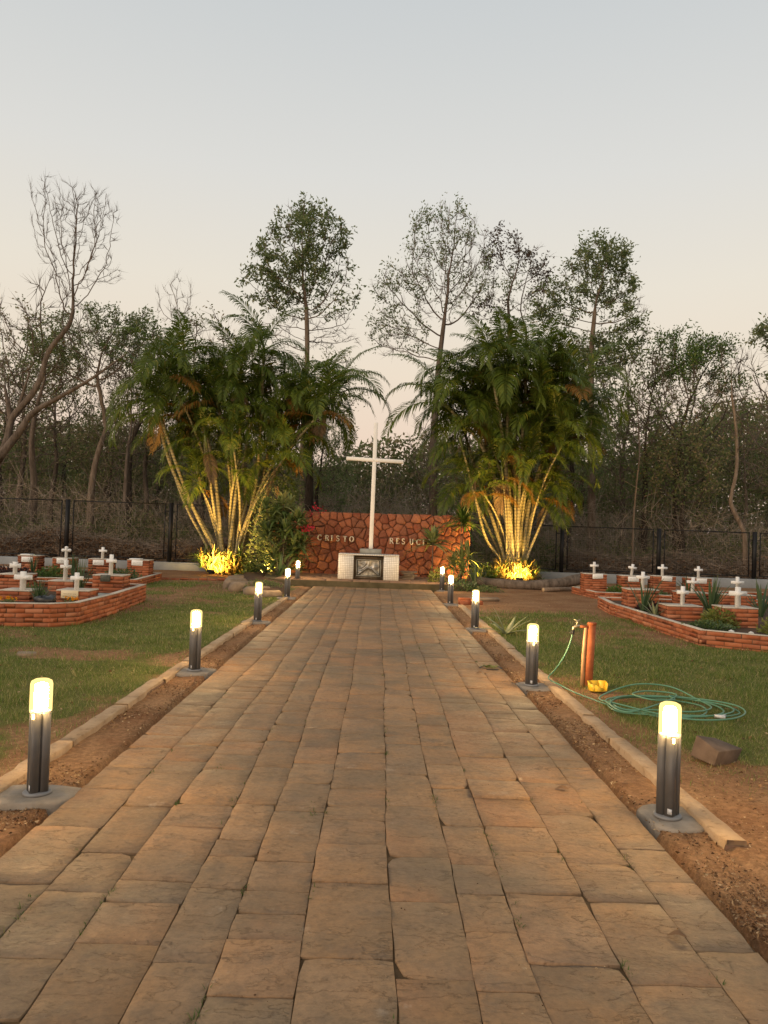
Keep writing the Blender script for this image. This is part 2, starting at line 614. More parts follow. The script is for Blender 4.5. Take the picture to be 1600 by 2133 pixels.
M['darkplaque'] = mat_rough('weathered_bronze_plaque', (0.05, 0.055, 0.045), (0.13, 0.13, 0.10), 30, 0.6, 0.5, 80, metal=0.3)
M['bark'] = m_bark('grey_brown_bark', (0.080, 0.060, 0.044), (0.195, 0.15, 0.115))
M['barkpale'] = m_bark('pale_tan_bark', (0.13, 0.092, 0.062), (0.265, 0.20, 0.145))
M['barkdark'] = m_bark('dark_bark', (0.035, 0.026, 0.019), (0.085, 0.066, 0.048))
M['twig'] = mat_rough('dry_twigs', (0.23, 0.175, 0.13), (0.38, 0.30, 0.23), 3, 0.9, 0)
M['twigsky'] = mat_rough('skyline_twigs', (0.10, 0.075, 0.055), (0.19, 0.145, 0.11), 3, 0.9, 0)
M['twigdark'] = mat_rough('understorey_twigs', (0.24, 0.18, 0.125), (0.42, 0.33, 0.24), 0.8, 0.9, 0)
M['stem'] = m_stem()
M['shaft'] = mat_rough('green_crownshaft', (0.10, 0.13, 0.035), (0.19, 0.20, 0.065), 4, 0.5, 0.1, 30)
M['frond'] = mat_leaf('palm_leaflet', [(0.0, (0.065, 0.100, 0.013)), (0.5, (0.105, 0.150, 0.018)), (0.85, (0.145, 0.18, 0.024)), (1.0, (0.25, 0.22, 0.035))], 0.45, 0.42)
M['frondold'] = mat_leaf('yellowing_palm_leaflet', [(0.0, (0.20, 0.085, 0.015)), (0.5, (0.26, 0.13, 0.022)), (1.0, (0.16, 0.14, 0.03))], 0.4, 0.55)
M['fronddry'] = mat_leaf('dry_hanging_leaflet', [(0.0, (0.20, 0.13, 0.07)), (1.0, (0.30, 0.20, 0.11))], 0.25, 0.8)
M['leaf'] = mat_leaf('tree_leaf', [(0.0, (0.12, 0.165, 0.06)), (0.5, (0.175, 0.225, 0.08)), (0.85, (0.24, 0.265, 0.11)), (1.0, (0.36, 0.33, 0.16))], 0.55, 0.5)
M['leafred'] = mat_leaf('reddish_young_leaf', [(0.0, (0.060, 0.040, 0.026)), (0.5, (0.10, 0.055, 0.038)), (1.0, (0.075, 0.075, 0.030))], 0.3, 0.6)
M['leafbrown'] = mat_leaf('understorey_leaf', [(0.0, (0.115, 0.15, 0.050)), (0.35, (0.16, 0.185, 0.065)), (0.6, (0.21, 0.205, 0.085)), (0.8, (0.28, 0.22, 0.12)), (1.0, (0.38, 0.30, 0.18))], 0.45, 0.7)
M['leafbright'] = mat_leaf('bright_leaf', [(0.0, (0.055, 0.11, 0.022)), (0.5, (0.085, 0.155, 0.030)), (1.0, (0.17, 0.21, 0.05))], 0.35, 0.4)
M['leafdark'] = mat_leaf('glossy_dark_leaf', [(0.0, (0.045, 0.085, 0.026)), (0.6, (0.075, 0.125, 0.036)), (1.0, (0.13, 0.17, 0.055))], 0.3, 0.35, spec=0.5)
M['leafgrey'] = mat_leaf('silvery_strap_leaf', [(0.0, (0.10, 0.14, 0.06)), (0.5, (0.17, 0.20, 0.105)), (1.0, (0.28, 0.27, 0.16))], 0.25, 0.5)
M['leafyellow'] = mat_leaf('lime_leaf', [(0.0, (0.13, 0.17, 0.028)), (0.5, (0.19, 0.21, 0.045)), (1.0, (0.26, 0.25, 0.08))], 0.35, 0.5)
M['strap'] = mat_leaf('grey_green_strap', [(0.0, (0.055, 0.095, 0.040)), (0.6, (0.085, 0.13, 0.055)), (1.0, (0.16, 0.18, 0.09))], 0.25, 0.45)
M['agave'] = mat_leaf('agave_leaf', [(0.0, (0.14, 0.17, 0.085)), (0.6, (0.23, 0.24, 0.12)), (1.0, (0.40, 0.35, 0.19))], 0.15, 0.5)
M['shrubleaf'] = mat_leaf('broad_shrub_leaf', [(0.0, (0.085, 0.13, 0.035)), (0.6, (0.13, 0.18, 0.05)), (1.0, (0.24, 0.27, 0.10))], 0.3, 0.4)
M['paleleaf'] = mat_leaf('pale_rosette_leaf', [(0.0, (0.17, 0.21, 0.06)), (0.6, (0.26, 0.29, 0.10)), (1.0, (0.42, 0.40, 0.17))], 0.3, 0.45)
M['goldleaf'] = mat_leaf('dry_uplit_gold_strap', [(0.0, (0.20, 0.14, 0.035)), (0.5, (0.30, 0.20, 0.05)), (0.8, (0.20, 0.20, 0.05)), (1.0, (0.42, 0.30, 0.10))], 0.35, 0.6)  # dry straw tone, with the floodlight's gold put into the colour
M['purple'] = mat_leaf('dark_purple_leaf', [(0.0, (0.030, 0.016, 0.016)), (1.0, (0.075, 0.040, 0.034))], 0.2, 0.5)
M['flower'] = mat_leaf('crimson_flower', [(0.0, (0.36, 0.012, 0.03)), (1.0, (0.55, 0.04, 0.06))], 0.3, 0.6)
M['marigold'] = mat_leaf('orange_flower', [(0.0, (0.75, 0.24, 0.01)), (1.0, (0.80, 0.42, 0.02))], 0.3, 0.6)
M['grass'] = mat_leaf('lawn_blade', [(0.0, (0.095, 0.145, 0.024)), (0.45, (0.150, 0.215, 0.038)), (0.68, (0.225, 0.255, 0.060)), (0.84, (0.37, 0.32, 0.12)), (1.0, (0.54, 0.44, 0.21))], 0.45, 0.6)
M['weed'] = mat_leaf('joint_weed', [(0.0, (0.05, 0.085, 0.018)), (0.7, (0.10, 0.15, 0.035)), (1.0, (0.24, 0.20, 0.09))], 0.35, 0.6)
M['litter'] = mat_leaf('dry_litter', [(0.0, (0.07, 0.035, 0.018)), (0.4, (0.18, 0.095, 0.045)), (0.75, (0.32, 0.20, 0.10)), (1.0, (0.50, 0.37, 0.22))], 0.1, 0.9)
M['deadleaf'] = mat_leaf('dead_leaf', [(0.0, (0.11, 0.055, 0.028)), (0.5, (0.20, 0.11, 0.055)), (1.0, (0.32, 0.21, 0.12))], 0.25, 0.8)
M['hose'] = mat_rough('green_hose_rubber', (0.075, 0.19, 0.115), (0.11, 0.25, 0.16), 5, 0.42, 0, spec=0.4)
M['rustpipe'] = mat_rough('rust_red_pipe', (0.27, 0.075, 0.028), (0.42, 0.13, 0.045), 14, 0.7, 0.4, 70)
M['pvc'] = mat_rough('stained_water_pipe', (0.46, 0.25, 0.12), (0.60, 0.37, 0.19), 6, 0.55, 0.1, 40)
M['brass'] = mat_rough('dull_brass_tap', (0.42, 0.35, 0.21), (0.55, 0.48, 0.33), 20, 0.35, 0, metal=0.7, spec=0.5)
M['rubber'] = mat_rough('black_clamp', (0.015, 0.015, 0.015), (0.03, 0.03, 0.03), 20, 0.6, 0)
M['yellow'] = mat_rough('yellow_plastic', (0.60, 0.36, 0.015), (0.72, 0.46, 0.03), 9, 0.5, 0.1, 40, spec=0.4)
M['rock'] = mat_rough('brown_rock', (0.085, 0.058, 0.040), (0.165, 0.115, 0.083), 7, 0.9, 0.6, 30)
M['greystone'] = mat_rough('grey_field_stone', (0.17, 0.125, 0.085), (0.30, 0.225, 0.155), 7, 0.9, 0.7, 25, rand=7)
M['moss'] = mat_rough('mossy_step_face', (0.075, 0.060, 0.028), (0.135, 0.105, 0.055), 5, 0.95, 0.7, 30)
M['platform'] = mat_rough('brown_platform_paving', (0.21, 0.12, 0.07), (0.31, 0.19, 0.115), 4, 0.85, 0.5, 30)
M['bedsoil'] = mat_rough('dark_bed_soil', (0.055, 0.032, 0.018), (0.12, 0.07, 0.04), 14, 0.97, 0.9, 50)
M['cutwood'] = mat_rough('cut_wood_end', (0.40, 0.27, 0.15), (0.52, 0.38, 0.23), 20, 0.8, 0.3, 60)
M['blackpot'] = mat_rough('black_plastic_wrap', (0.012, 0.012, 0.012), (0.03, 0.03, 0.03), 8, 0.35, 0.3, 30, spec=0.5)
M['whitestone'] = mat_rough('white_pebble', (0.60, 0.57, 0.50), (0.74, 0.71, 0.65), 20, 0.8, 0.2, 60)
M['flood'] = mat_rough('black_floodlight_body', (0.012, 0.012, 0.012), (0.02, 0.02, 0.02), 12, 0.5, 0)
M['floodlens'] = m_emit('floodlight_lens', (1.0, 0.66, 0.18), 12.0)

# ------------------------------------------------------------------ the ground
def kerb_x(y, side):
    """centre line of each kerb"""
    return -2.13 + 0.0125 * (y - 4.0) if side < 0 else 1.895 - 0.003 * (y - 4.0)


def turf_amount(x, y):
    x, y = np.asarray(x, float), np.asarray(y, float)
    n1 = fbm(x * 0.55 + 31, y * 0.55 + 12, 4)
    n2 = fbm(x * 1.9 + 5, y * 1.9 + 44, 3)
    dl = kerb_x(y, -1) - 0.07 - x
    dr = x - kerb_x(y, 1) - 0.07
    L = np.where(dl > 0, 1.0, 0.0) * (1 - 0.9 * np.exp(-(dl / 0.42) ** 2) * sstep(-y, -12, -5)) * sstep(y, 2.4, 5.2) * (1 - sstep(y, 19.8, 21.3))
    Rr = np.where(dr > 0, 1.0, 0.0) * (1 - 0.85 * np.exp(-(dr / 0.38) ** 2) * sstep(-y, -13, -6)) * sstep(y + 0.25 * (x - 2.0), 4.6, 6.4) * (1 - sstep(y - 0.12 * (x - 2), 14.0, 16.0))
    Rr = Rr * (1 - 0.95 * np.exp(-(((x - 2.35) / 0.42) ** 2 + ((y - 7.75) / 0.35) ** 2))) * (1 - 0.6 * np.exp(-(((x - 2.7) / 0.5) ** 2 + ((y - 7.45) / 0.25) ** 2)))
    Rr = Rr * (1 - 0.8 * np.exp(-((x - 4.62) / 0.28) ** 2) * sstep(y, 10, 11.5)) * (1 - 0.8 * np.exp(-(((x - 6.2) / 1.2) ** 2 + ((y - 10.75) / 0.3) ** 2)))
    L = L * (1 - 0.8 * np.exp(-((x + 4.32) / 0.22) ** 2) * sstep(y, 10.8, 11.8))
    a = L + Rr
    a = a * (0.22 + 1.25 * np.clip((n1 - 0.31) / 0.33, 0, 1)) * (0.38 + 1.0 * np.clip((n2 - 0.28) / 0.42, 0, 1))
    return np.clip(a, 0, 1)


def ground_z(x, y):
    x, y = np.asarray(x, float), np.asarray(y, float)
    z = -0.012 + 0.03 * (fbm(x * 0.4, y * 0.4, 3) - 0.5) + 0.012 * (fbm(x * 4, y * 4, 3) - 0.5)
    strip = ((x > kerb_x(y, -1)) & (x < -1.6)) | ((x > 1.45) & (x < kerb_x(y, 1)))
    z = np.where(strip, -0.024 + 0.03 * (fbm(x * 5, y * 5, 3) - 0.5), z)
    under = (x > -1.72) & (x < 1.56) & (y < 20.8)
    return np.where(under, -0.12, z)


def grid_sheet(name, xs, ys, zf, mat, drop=0.0):
    X, Y = np.meshgrid(xs, ys)
    Z = zf(X, Y) - drop
    nx, ny = len(xs), len(ys)
    i, j = np.meshgrid(np.arange(ny - 1), np.arange(nx - 1), indexing='ij')
    F = np.stack([i * nx + j, i * nx + j + 1, (i + 1) * nx + j + 1, (i + 1) * nx + j], -1).reshape(-1, 4)
    b = MB()
    b.add(np.stack([X.ravel(), Y.ravel(), Z.ravel()], 1), F)
    o = b.build(name, mat, smooth=True)
    at = o.data.attributes.new('turf', 'FLOAT', 'POINT')
    at.data.foreach_set('value', turf_amount(X, Y).ravel().astype(np.float32))
    return o


g = grid_sheet('ground', np.concatenate([np.arange(-16, -2.6, 0.14), np.arange(-2.6, 2.6, 0.05), np.arange(2.6, 16.01, 0.14)]), np.concatenate([np.arange(-4, 10, 0.09), np.arange(10, 27.5, 0.16)]), ground_z, M['ground'])
tag(g, 'reddish soil and worn turf of the memorial garden', kind='structure')
b = MB()
b.add([(-400, -200, -0.16), (400, -200, -0.16), (400, 900, -0.16), (-400, 900, -0.16)], [(0, 1, 2, 3)])
o = b.build('terrain', mat_rough('wood_floor_soil', (0.07, 0.045, 0.026), (0.13, 0.085, 0.05), 0.7, 0.97, 0.6, 8))
tag(o, 'brown leaf-strewn ground running on under the wood', kind='structure')
b = MB()
xs, ys = np.arange(-40, 40.1, 1.0), np.arange(27.3, 75, 1.0)
X, Y = np.meshgrid(xs, ys)
Z = -0.05 + 0.5 * (fbm(X * 0.2 + 7, Y * 0.2, 3) - 0.5) * sstep(Y, 28, 33) + 1.2 * sstep(Y, 34, 70)
nx, ny = len(xs), len(ys)
i, j = np.meshgrid(np.arange(ny - 1), np.arange(nx - 1), indexing='ij')
b.add(np.stack([X.ravel(), Y.ravel(), Z.ravel()], 1), np.stack([i * nx + j, i * nx + j + 1, (i + 1) * nx + j + 1, (i + 1) * nx + j], -1).reshape(-1, 4))
o = b.build('forest_floor', mat_rough('forest_litter', (0.06, 0.042, 0.024), (0.125, 0.085, 0.05), 1.4, 0.97, 0.8, 12), smooth=True)
tag(o, 'brown litter floor of the wood behind the fence', kind='structure')


# ------------------------------------------------------------------ paved path
def slab_mesh(w, l, r, sides=None):
    """one hand-cut flag: uneven outline, chamfered rim, gently cleft top; 12 x 2 outline points"""
    nx, ny = 4, 5
    P = np.zeros((ny + 1, nx + 1, 3))
    gx, gy = np.meshgrid(np.linspace(-w / 2, w / 2, nx + 1), np.linspace(-l / 2, l / 2, ny + 1))
    if sides is not None:                # follow the wandering column lines so the joints stay tight
        gx = sides[0][:, None] + (sides[1] - sides[0])[:, None] * np.linspace(0, 1, nx + 1)[None]
    P[..., 0], P[..., 1] = gx, gy
    P[..., :2] += r.normal(0, 0.0028 if sides is None else 0.0020, P[..., :2].shape)
    ph = r.random(6) * 6.28
    P[..., 2] = 0.0012 * np.sin(gx * 17 + ph[0]) * np.sin(gy * 13 + ph[1]) + 0.0012 * np.sin(gy * 31 + ph[2] + gx * 9) + r.normal(0, 0.0006, gx.shape)
    for (a, c) in ((0, 0), (0, nx), (ny, 0), (ny, nx)):
        k = r.random() ** 8 * 0.03 + 0.0005
        P[a, c, 0] -= np.sign(P[a, c, 0]) * k
        P[a, c, 1] -= np.sign(P[a, c, 1]) * k
    edge = [(0, q) for q in range(nx)] + [(q, nx) for q in range(ny)] + [(ny, q) for q in range(nx, 0, -1)] + [(q, 0) for q in range(ny, 0, -1)]
    V = P.reshape(-1, 3)
    ids = [a * (nx + 1) + c for a, c in edge]
    rim = V[ids].copy()
    V[ids, :2] *= (1 - np.array([0.0016 / w, 0.0016 / l]) * 2)
    rim[:, 2] -= 0.0012 + 0.004 * r.random(len(rim)) ** 4
    low = rim.copy()
    low[:, 2] = -0.07
    n0, m = len(V), len(ids)
    F = [(a * (nx + 1) + c, a * (nx + 1) + c + 1, (a + 1) * (nx + 1) + c + 1, (a + 1) * (nx + 1) + c) for a in range(ny) for c in range(nx)]
    for q in range(m):
        s = (q + 1) % m
        F.append((ids[q], n0 + q, n0 + s, ids[s]))
        F.append((n0 + q, n0 + m + q, n0 + m + s, n0 + s))
    return np.concatenate([V, rim, low]), F


b = MB()
b.add([(-1.66, -2.5, -0.0075), (1.5, -2.5, -0.0075), (1.5, 20.72, -0.0075), (-1.66, 20.72, -0.0075), (-1.66, -2.5, -0.1), (1.5, -2.5, -0.1), (1.5, 20.72, -0.1), (-1.66, 20.72, -0.1)], [(0, 1, 2, 3), (0, 4, 5, 1), (1, 5, 6, 2), (2, 6, 7, 3), (3, 7, 4, 0)])
path = b.build('path', M['joint'])
tag(path, 'path of brown sandstone flags leading to the cross', kind='structure')
pr_ = np.random.default_rng(21)
cols = pr_.uniform(0.80, 1.22, 11)
cols = cols / cols.sum() * 3.16
slabs, slab_cols = [], []
wobs = pr_.uniform(0, 6, 13)
bound = lambda k, xb, y: xb + (0.0 if k in (0, 11) else 0.011 * math.sin(y * 0.8 + wobs[k]) + 0.006 * math.sin(y * 2.3 + 2 * wobs[k]))
x0 = -1.66
for w in cols:
    y = -1.2 + pr_.uniform(-0.3, 0.3)
    ci = len(slab_cols)
    slab_cols.append(w)
    while y < 20.55:
        l = pr_.choice([0.20, 0.30, 0.38, 0.46, 0.56, 0.64]) * pr_.uniform(0.9, 1.1)
        if 20.72 - (y + l) < 0.2:
            l = 20.70 - y
        xl, xr = bound(ci, x0, y + l / 2), bound(ci + 1, x0 + w, y + l / 2)
        cxx = (xl + xr) / 2
        yk = np.linspace(y, y + l, 6)
        sd = (np.array([bound(ci, x0, t) for t in yk]) + 0.0014 - cxx, np.array([bound(ci + 1, x0 + w, t) for t in yk]) - 0.0014 - cxx)
        slabs.append((cxx, y + l / 2, xr - xl, l - 0.0025 - 0.006 * pr_.random() ** 3, sd))
        y += l
    x0 += w
slabs.sort(key=lambda s: s[1])
seen = [s for s in slabs if s[1] > 2.0]
near, far = [s for s in slabs if s[1] <= 2.0] + seen[300:], seen[:300]
far_mb = MB()
tilt_id = min(range(300), key=lambda q: (far[q][0] - 0.66) ** 2 + (far[q][1] - 4.75) ** 2)
for q, (sx, sy, w, l, sd) in enumerate(far):
    V, F = slab_mesh(w, l, pr_, sd)
    t = MB()
    t.add(V, F)
    lift = 2.0 if pr_.random() < 0.25 else 0.8
    z = abs(pr_.normal(0, 0.0014)) * lift
    rot = (float(np.clip(pr_.normal(0, 0.005) * lift, -0.013, 0.013)), float(np.clip(pr_.normal(0, 0.005) * lift, -0.013, 0.013)), pr_.normal(0, 0.0015))
    if q == tilt_id:
        z, rot = 0.010, (-0.05, 0.02, 0.02)
    t.build('paving_slab', M['slab'], path, (sx, sy, z), rot=rot)
for (sx, sy, w, l, sd) in near:
    V, F = slab_mesh(w, l, pr_, sd)
    far_mb.add(V + np.array([sx, sy, pr_.normal(0, 0.003)]), F)
o = far_mb.build('distant_paving', M['slab'], path)
o['kind'] = 'stuff'


# ------------------------------------------------------------------ kerbs
def kerb(name, side, y0, y1, label):
    root = MB()
    ys = np.linspace(y0, y1, 24)
    P = np.array([(kerb_x(t, side), t, -0.06) for t in ys])
    V, F = [], []
    for k, p in enumerate(P):
        V += [(p[0] - 0.05, p[1], -0.09), (p[0] + 0.05, p[1], -0.09), (p[0] + 0.045, p[1], -0.005), (p[0] - 0.045, p[1], -0.005)]
        if k:
            a, c = 4 * k - 4, 4 * k
            F += [(a + q, a + (q + 1) % 4, c + (q + 1) % 4, c + q) for q in range(4)]
    F += [(3, 2, 1, 0), (4 * len(P) - 4, 4 * len(P) - 3, 4 * len(P) - 2, 4 * len(P) - 1)]
    root.add(V, F)
    r = root.build(name, M['mortar'])
    tag(r, label, kind='structure')
    y = y0
    while y < y1 - 0.05:
        l = min(pr_.uniform(0.7, 1.35), y1 - y)
        t = MB()
        n = max(4, int(l / 0.1))
        rows = []
        tz = pr_.normal(0, 0.004)
        ang = pr_.normal(0, 0.008)
        for q in range(n + 1):
            yy = 0.003 + (l - 0.006) * q / n
            wl, wr = 0.058 + pr_.normal(0, 0.0045), 0.058 + pr_.normal(0, 0.0045)
            if q in (0, n):
                wl -= 0.003
                wr -= 0.003
            zt = 0.020 + tz + pr_.normal(0, 0.002) - (0.002 if q in (0, n) else 0)
            xc = kerb_x(y + yy, side) - kerb_x(y, side) + ang * yy
            rows.append([(xc - wl, yy, -0.08), (xc - wl, yy, zt - 0.006), (xc - wl + 0.005, yy, zt), (xc + wr - 0.005, yy, zt), (xc + wr, yy, zt - 0.006), (xc + wr, yy, -0.08)])
        V = np.array(rows).reshape(-1, 3)
        F = [(a * 6 + c, a * 6 + c + 1, a * 6 + c + 7, a * 6 + c + 6) for a in range(n) for c in range(5)]
        F += [tuple(range(6)), tuple(n * 6 + q for q in range(5, -1, -1))]
        t.add(V, F)
        t.build('kerb_stone', M['kerb'], r, (kerb_x(y, side), y, 0))
        y += l


kerb('kerb_left', -1, -1.0, 17.1, 'weathered stone kerb along the left lawn')
kerb('kerb_right', 1, 3.98, 16.6, 'weathered stone kerb along the right lawn')


# ------------------------------------------------------------------ platform, wall, altar, cross
b = MB()
b.add([(-2.75, 20.75, 0.15), (2.2, 20.75, 0.15), (2.75, 21.2, 0.15), (2.95, 24.0, 0.15), (-3.35, 24.0, 0.15), (-3.1, 21.4, 0.15)], [(0, 1, 2, 3, 4, 5)])
b.add([(-2.75, 20.748, 0.15), (2.2, 20.748, 0.15), (2.75, 21.198, 0.15), (2.75, 21.198, -0.1), (2.2, 20.748, -0.1), (-2.75, 20.748, -0.1), (-3.1, 21.398, 0.15), (-3.1, 21.398, -0.1)], [(0, 5, 4, 1), (1, 4, 3, 2), (6, 7, 5, 0)])
plat = b.build('pavement_platform', M['moss'])
tag(plat, 'raised step with mossy edge under the altar', kind='structure')
q = np.random.default_rng(5)
for r_ in range(6):
    xx = -2.72
    while xx < 2.1:
        w = q.uniform(0.4, 0.75)
        w = min(w, 2.16 - xx)
        if w < 0.1:
            break
        t = MB()
        V, F = slab_mesh(w - 0.012, 0.5, q)
        t.add(V, F)
        t.build('paving_slab', M['platform'], plat, (xx + w / 2, 21.03 + r_ * 0.515, 0.168 + q.normal(0, 0.002)))
        xx += w

WX0, WX1, WZ0, WZ1, WY = -3.25, 2.90, 0.05, 2.08, 24.0
wall = thing('stone_wall', 'red fieldstone wall with raised letters behind the altar', 'stone wall', (0, WY, 0))
b = MB()
b.box(((WX0 + WX1) / 2, 0.2, 1.0), (WX1 - WX0 - 0.02, 0.34, 2.10))
b.build('wall_core', M['wallmortar'], wall)


def clip_poly(poly, px, py, nx, ny):
    out = []
    for a in range(len(poly)):
        p, s = poly[a], poly[(a + 1) % len(poly)]
        dp, ds = (p[0] - px) * nx + (p[1] - py) * ny, (s[0] - px) * nx + (s[1] - py) * ny
        if dp <= 0:
            out.append(p)
        if dp * ds < 0:
            t = dp / (dp - ds)
            out.append((p[0] + t * (s[0] - p[0]), p[1] + t * (s[1] - p[1])))
    return out


q = np.random.default_rng(12)
sites = []
rows = 9
for r_ in range(rows):
    n = 24 + int(q.integers(-3, 4))
    for c in range(n):
        sites.append((WX0 + (c + 0.5 + 0.5 * (r_ % 2) - 0.25 + q.uniform(-0.46, 0.46)) * (WX1 - WX0) / n, WZ0 + (r_ + 0.5 + q.uniform(-0.48, 0.48)) * (WZ1 - WZ0) / rows))
sites = np.array(sites)
for k, (sx, sz) in enumerate(sites):
    poly = [(WX0, WZ0), (WX1, WZ0), (WX1, WZ1 + q.uniform(-0.02, 0.03)), (WX0, WZ1 + q.uniform(-0.02, 0.03))]
    d = np.hypot(sites[:, 0] - sx, sites[:, 1] - sz)
    for t in np.argsort(d)[1:18]:
        vx, vz = sites[t] - sites[k]
        ln = math.hypot(vx, vz)
        g_ = 0.006 + 0.005 * q.random()
        poly = clip_poly(poly, (sx + sites[t][0]) / 2 - vx / ln * g_, (sz + sites[t][1]) / 2 - vz / ln * g_, vx / ln, vz / ln)
        if len(poly) < 3:
            break
    if len(poly) < 3:
        continue
    pts = []
    for a in range(len(poly)):
        p, s = poly[a], poly[(a + 1) % len(poly)]
        ln = math.hypot(s[0] - p[0], s[1] - p[1])
        if ln < 0.02:
            continue
        pts.append(p)
        if ln > 0.13:
            pts.append(((p[0] + s[0]) / 2 + q.normal(0, 0.008), (p[1] + s[1]) / 2 + q.normal(0, 0.008)))
    if len(pts) < 3:
        continue
    pts = np.array(pts)
    c = pts.mean(0)
    dep = q.uniform(0.035, 0.065)
    nn = len(pts)
    ring = lambda s, y: np.stack([(pts[:, 0] - c[0]) * s, np.full(nn, y) + q.normal(0, 0.006, nn), (pts[:, 1] - c[1]) * s], 1)
    V = np.concatenate([ring(1.0, 0.05), ring(0.995, -dep * 0.45), ring(0.945, -dep), ring(0.5, -dep - q.uniform(-0.006, 0.010)), [[0, -dep - q.uniform(-0.004, 0.008), 0]]])
    F = []
    for lv in range(3):
        F += [(lv * nn + a, lv * nn + (a + 1) % nn, (lv + 1) * nn + (a + 1) % nn, (lv + 1) * nn + a) for a in range(nn)]
    F += [(3 * nn + a, 3 * nn + (a + 1) % nn, 4 * nn) for a in range(nn)]
    t = MB()
    t.add(V, F)
    t.build('stone', M['wallstone'], wall, (c[0], 0.03, c[1]), smooth=False)

# raised serif letters: strokes (points, widths) in a unit-high box
TH, TN, SR = 0.20, 0.085, 0.06
arc = lambda cx, cy, rx, ry, a0, a1, n=12: [(cx + rx * math.cos(R(a0 + (a1 - a0) * k / n)), cy + ry * math.sin(R(a0 + (a1 - a0) * k / n))) for k in range(n + 1)]
GLYPH = {
    'C': [(arc(0.40, 0.5, 0.34, 0.46, 50, 310, 16), 'round'), ([(0.62, 0.98), (0.62, 0.70)], TN), ([(0.62, 0.30), (0.62, 0.12)], SR)],
    'R': [([(0.16, 0.0), (0.16, 1.0)], TH), ([(0.0, 0.03), (0.34, 0.03)], SR), ([(0.0, 0.97), (0.34, 0.97)], SR), ([(0.16, 0.96)] + arc(0.34, 0.74, 0.24, 0.22, 90, -90, 9) + [(0.16, 0.52)], 0.10), ([(0.34, 0.52), (0.66, 0.02), (0.74, 0.02)], 0.17)],
    'I': [([(0.16, 0.0), (0.16, 1.0)], TH), ([(0.0, 0.03), (0.32, 0.03)], SR), ([(0.0, 0.97), (0.32, 0.97)], SR)],
    'S': [(arc(0.28, 0.74, 0.20, 0.22, 30, 250, 9) + arc(0.28, 0.27, 0.23, 0.24, 80, -150, 10), 0.13), ([(0.48, 0.96), (0.48, 0.74)], SR), ([(0.06, 0.28), (0.06, 0.04)], SR)],
    'T': [([(0.34, 0.0), (0.34, 0.97)], TH), ([(0.18, 0.03), (0.50, 0.03)], SR), ([(0.0, 0.95), (0.68, 0.95)], TN), ([(0.03, 0.97), (0.03, 0.72)], SR), ([(0.65, 0.97), (0.65, 0.72)], SR)],
    'O': [(arc(0.38, 0.5, 0.32, 0.45, 0, 360, 22), 'round')],
    'E': [([(0.16, 0.0), (0.16, 1.0)], TH), ([(0.0, 0.04), (0.60, 0.04)], TN), ([(0.0, 0.96), (0.58, 0.96)], TN), ([(0.16, 0.52), (0.44, 0.52)], TN), ([(0.57, 0.97), (0.57, 0.76)], SR), ([(0.60, 0.03), (0.60, 0.26)], SR)],
    'U': [([(0.15, 1.0), (0.15, 0.34)] + arc(0.38, 0.30, 0.22, 0.28, 180, 360, 10) + [(0.60, 1.0)], 0.15), ([(0.0, 0.97), (0.32, 0.97)], SR), ([(0.48, 0.97), (0.74, 0.97)], SR)],
}


def letter(ch, x, z, h):
    b = MB()
    for si, (pts, wd) in enumerate(GLYPH[ch]):
        P = np.array(pts, float)
        T = np.gradient(P, axis=0)
        T /= np.linalg.norm(T, axis=1)[:, None] + 1e-9
        Nn = np.stack([-T[:, 1], T[:, 0]], 1)
        wv = (0.09 + 0.12 * np.abs(T[:, 1]) ** 1.5) if wd == 'round' else np.full(len(P), wd)
        A, B = P + Nn * wv[:, None] / 2, P - Nn * wv[:, None] / 2
        y0, y1 = -0.022 - 0.0006 * si, 0.03
        n = len(P)
        V = [(a[0] * h, y0, a[1] * h) for a in A] + [(a[0] * h, y0, a[1] * h) for a in B] + [(a[0] * h, y1, a[1] * h) for a in A] + [(a[0] * h, y1, a[1] * h) for a in B]
        F = []
        for k in range(n - 1):
            F += [(k, k + 1, n + k + 1, n + k), (k, 2 * n + k, 2 * n + k + 1, k + 1), (n + k, n + k + 1, 3 * n + k + 1, 3 * n + k)]
        F += [(0, n, 3 * n, 2 * n), (n - 1, 3 * n - 1, 4 * n - 1, 2 * n - 1)]
        b.add(V, F)
    w = 0.36 * h
    b.build('letter', M['letter'], wall, (x - w, -0.125, z - h / 2))


for ch, x, z in zip('CRISTO', (-1.78, -1.55, -1.37, -1.20, -0.99, -0.79), (1.275, 1.27, 1.268, 1.264, 1.26, 1.258)):
    letter(ch, x, z, 0.175)
for ch, x, z in zip('RESUCIT', (0.45, 0.65, 0.83, 1.07, 1.29, 1.48, 1.66), (1.25, 1.247, 1.244, 1.24, 1.237, 1.234, 1.231)):
    letter(ch, x, z, 0.175)

alt = thing('altar', 'white mosaic-tiled altar block with dark framed metal relief', 'altar', (-0.21, 21.95, 0.168))
for sx in (-0.635, 0.635):
    b = MB()
    b.bevel_box((0, 0, 0.335), (0.43, 0.86, 0.67), 0.012)
    b.build('side_block', M['tiles'], alt, (sx, 0, 0))
b = MB()
b.box((0, 0.08, 0.335), (0.842, 0.70, 0.66))
b.build('core_block', M['bronze'], alt)
b = MB()
b.bevel_box((0, 0, 0), (1.70, 0.90, 0.035), 0.008)
b.build('table_top', M['tiles'], alt, (0, 0, 0.69))
b = MB()
for (cx_, cz_, w_, h_, d_) in ((0, 0.605, 0.84, 0.075, 0.07), (0, 0.045, 0.84, 0.075, 0.07), (-0.383, 0.325, 0.075, 0.484, 0.07), (0.383, 0.325, 0.075, 0.484, 0.07)):
    b.box((cx_, -0.30, cz_), (w_, d_, h_))
fr = b.build('picture_frame', M['bronze'], alt)
b = MB()
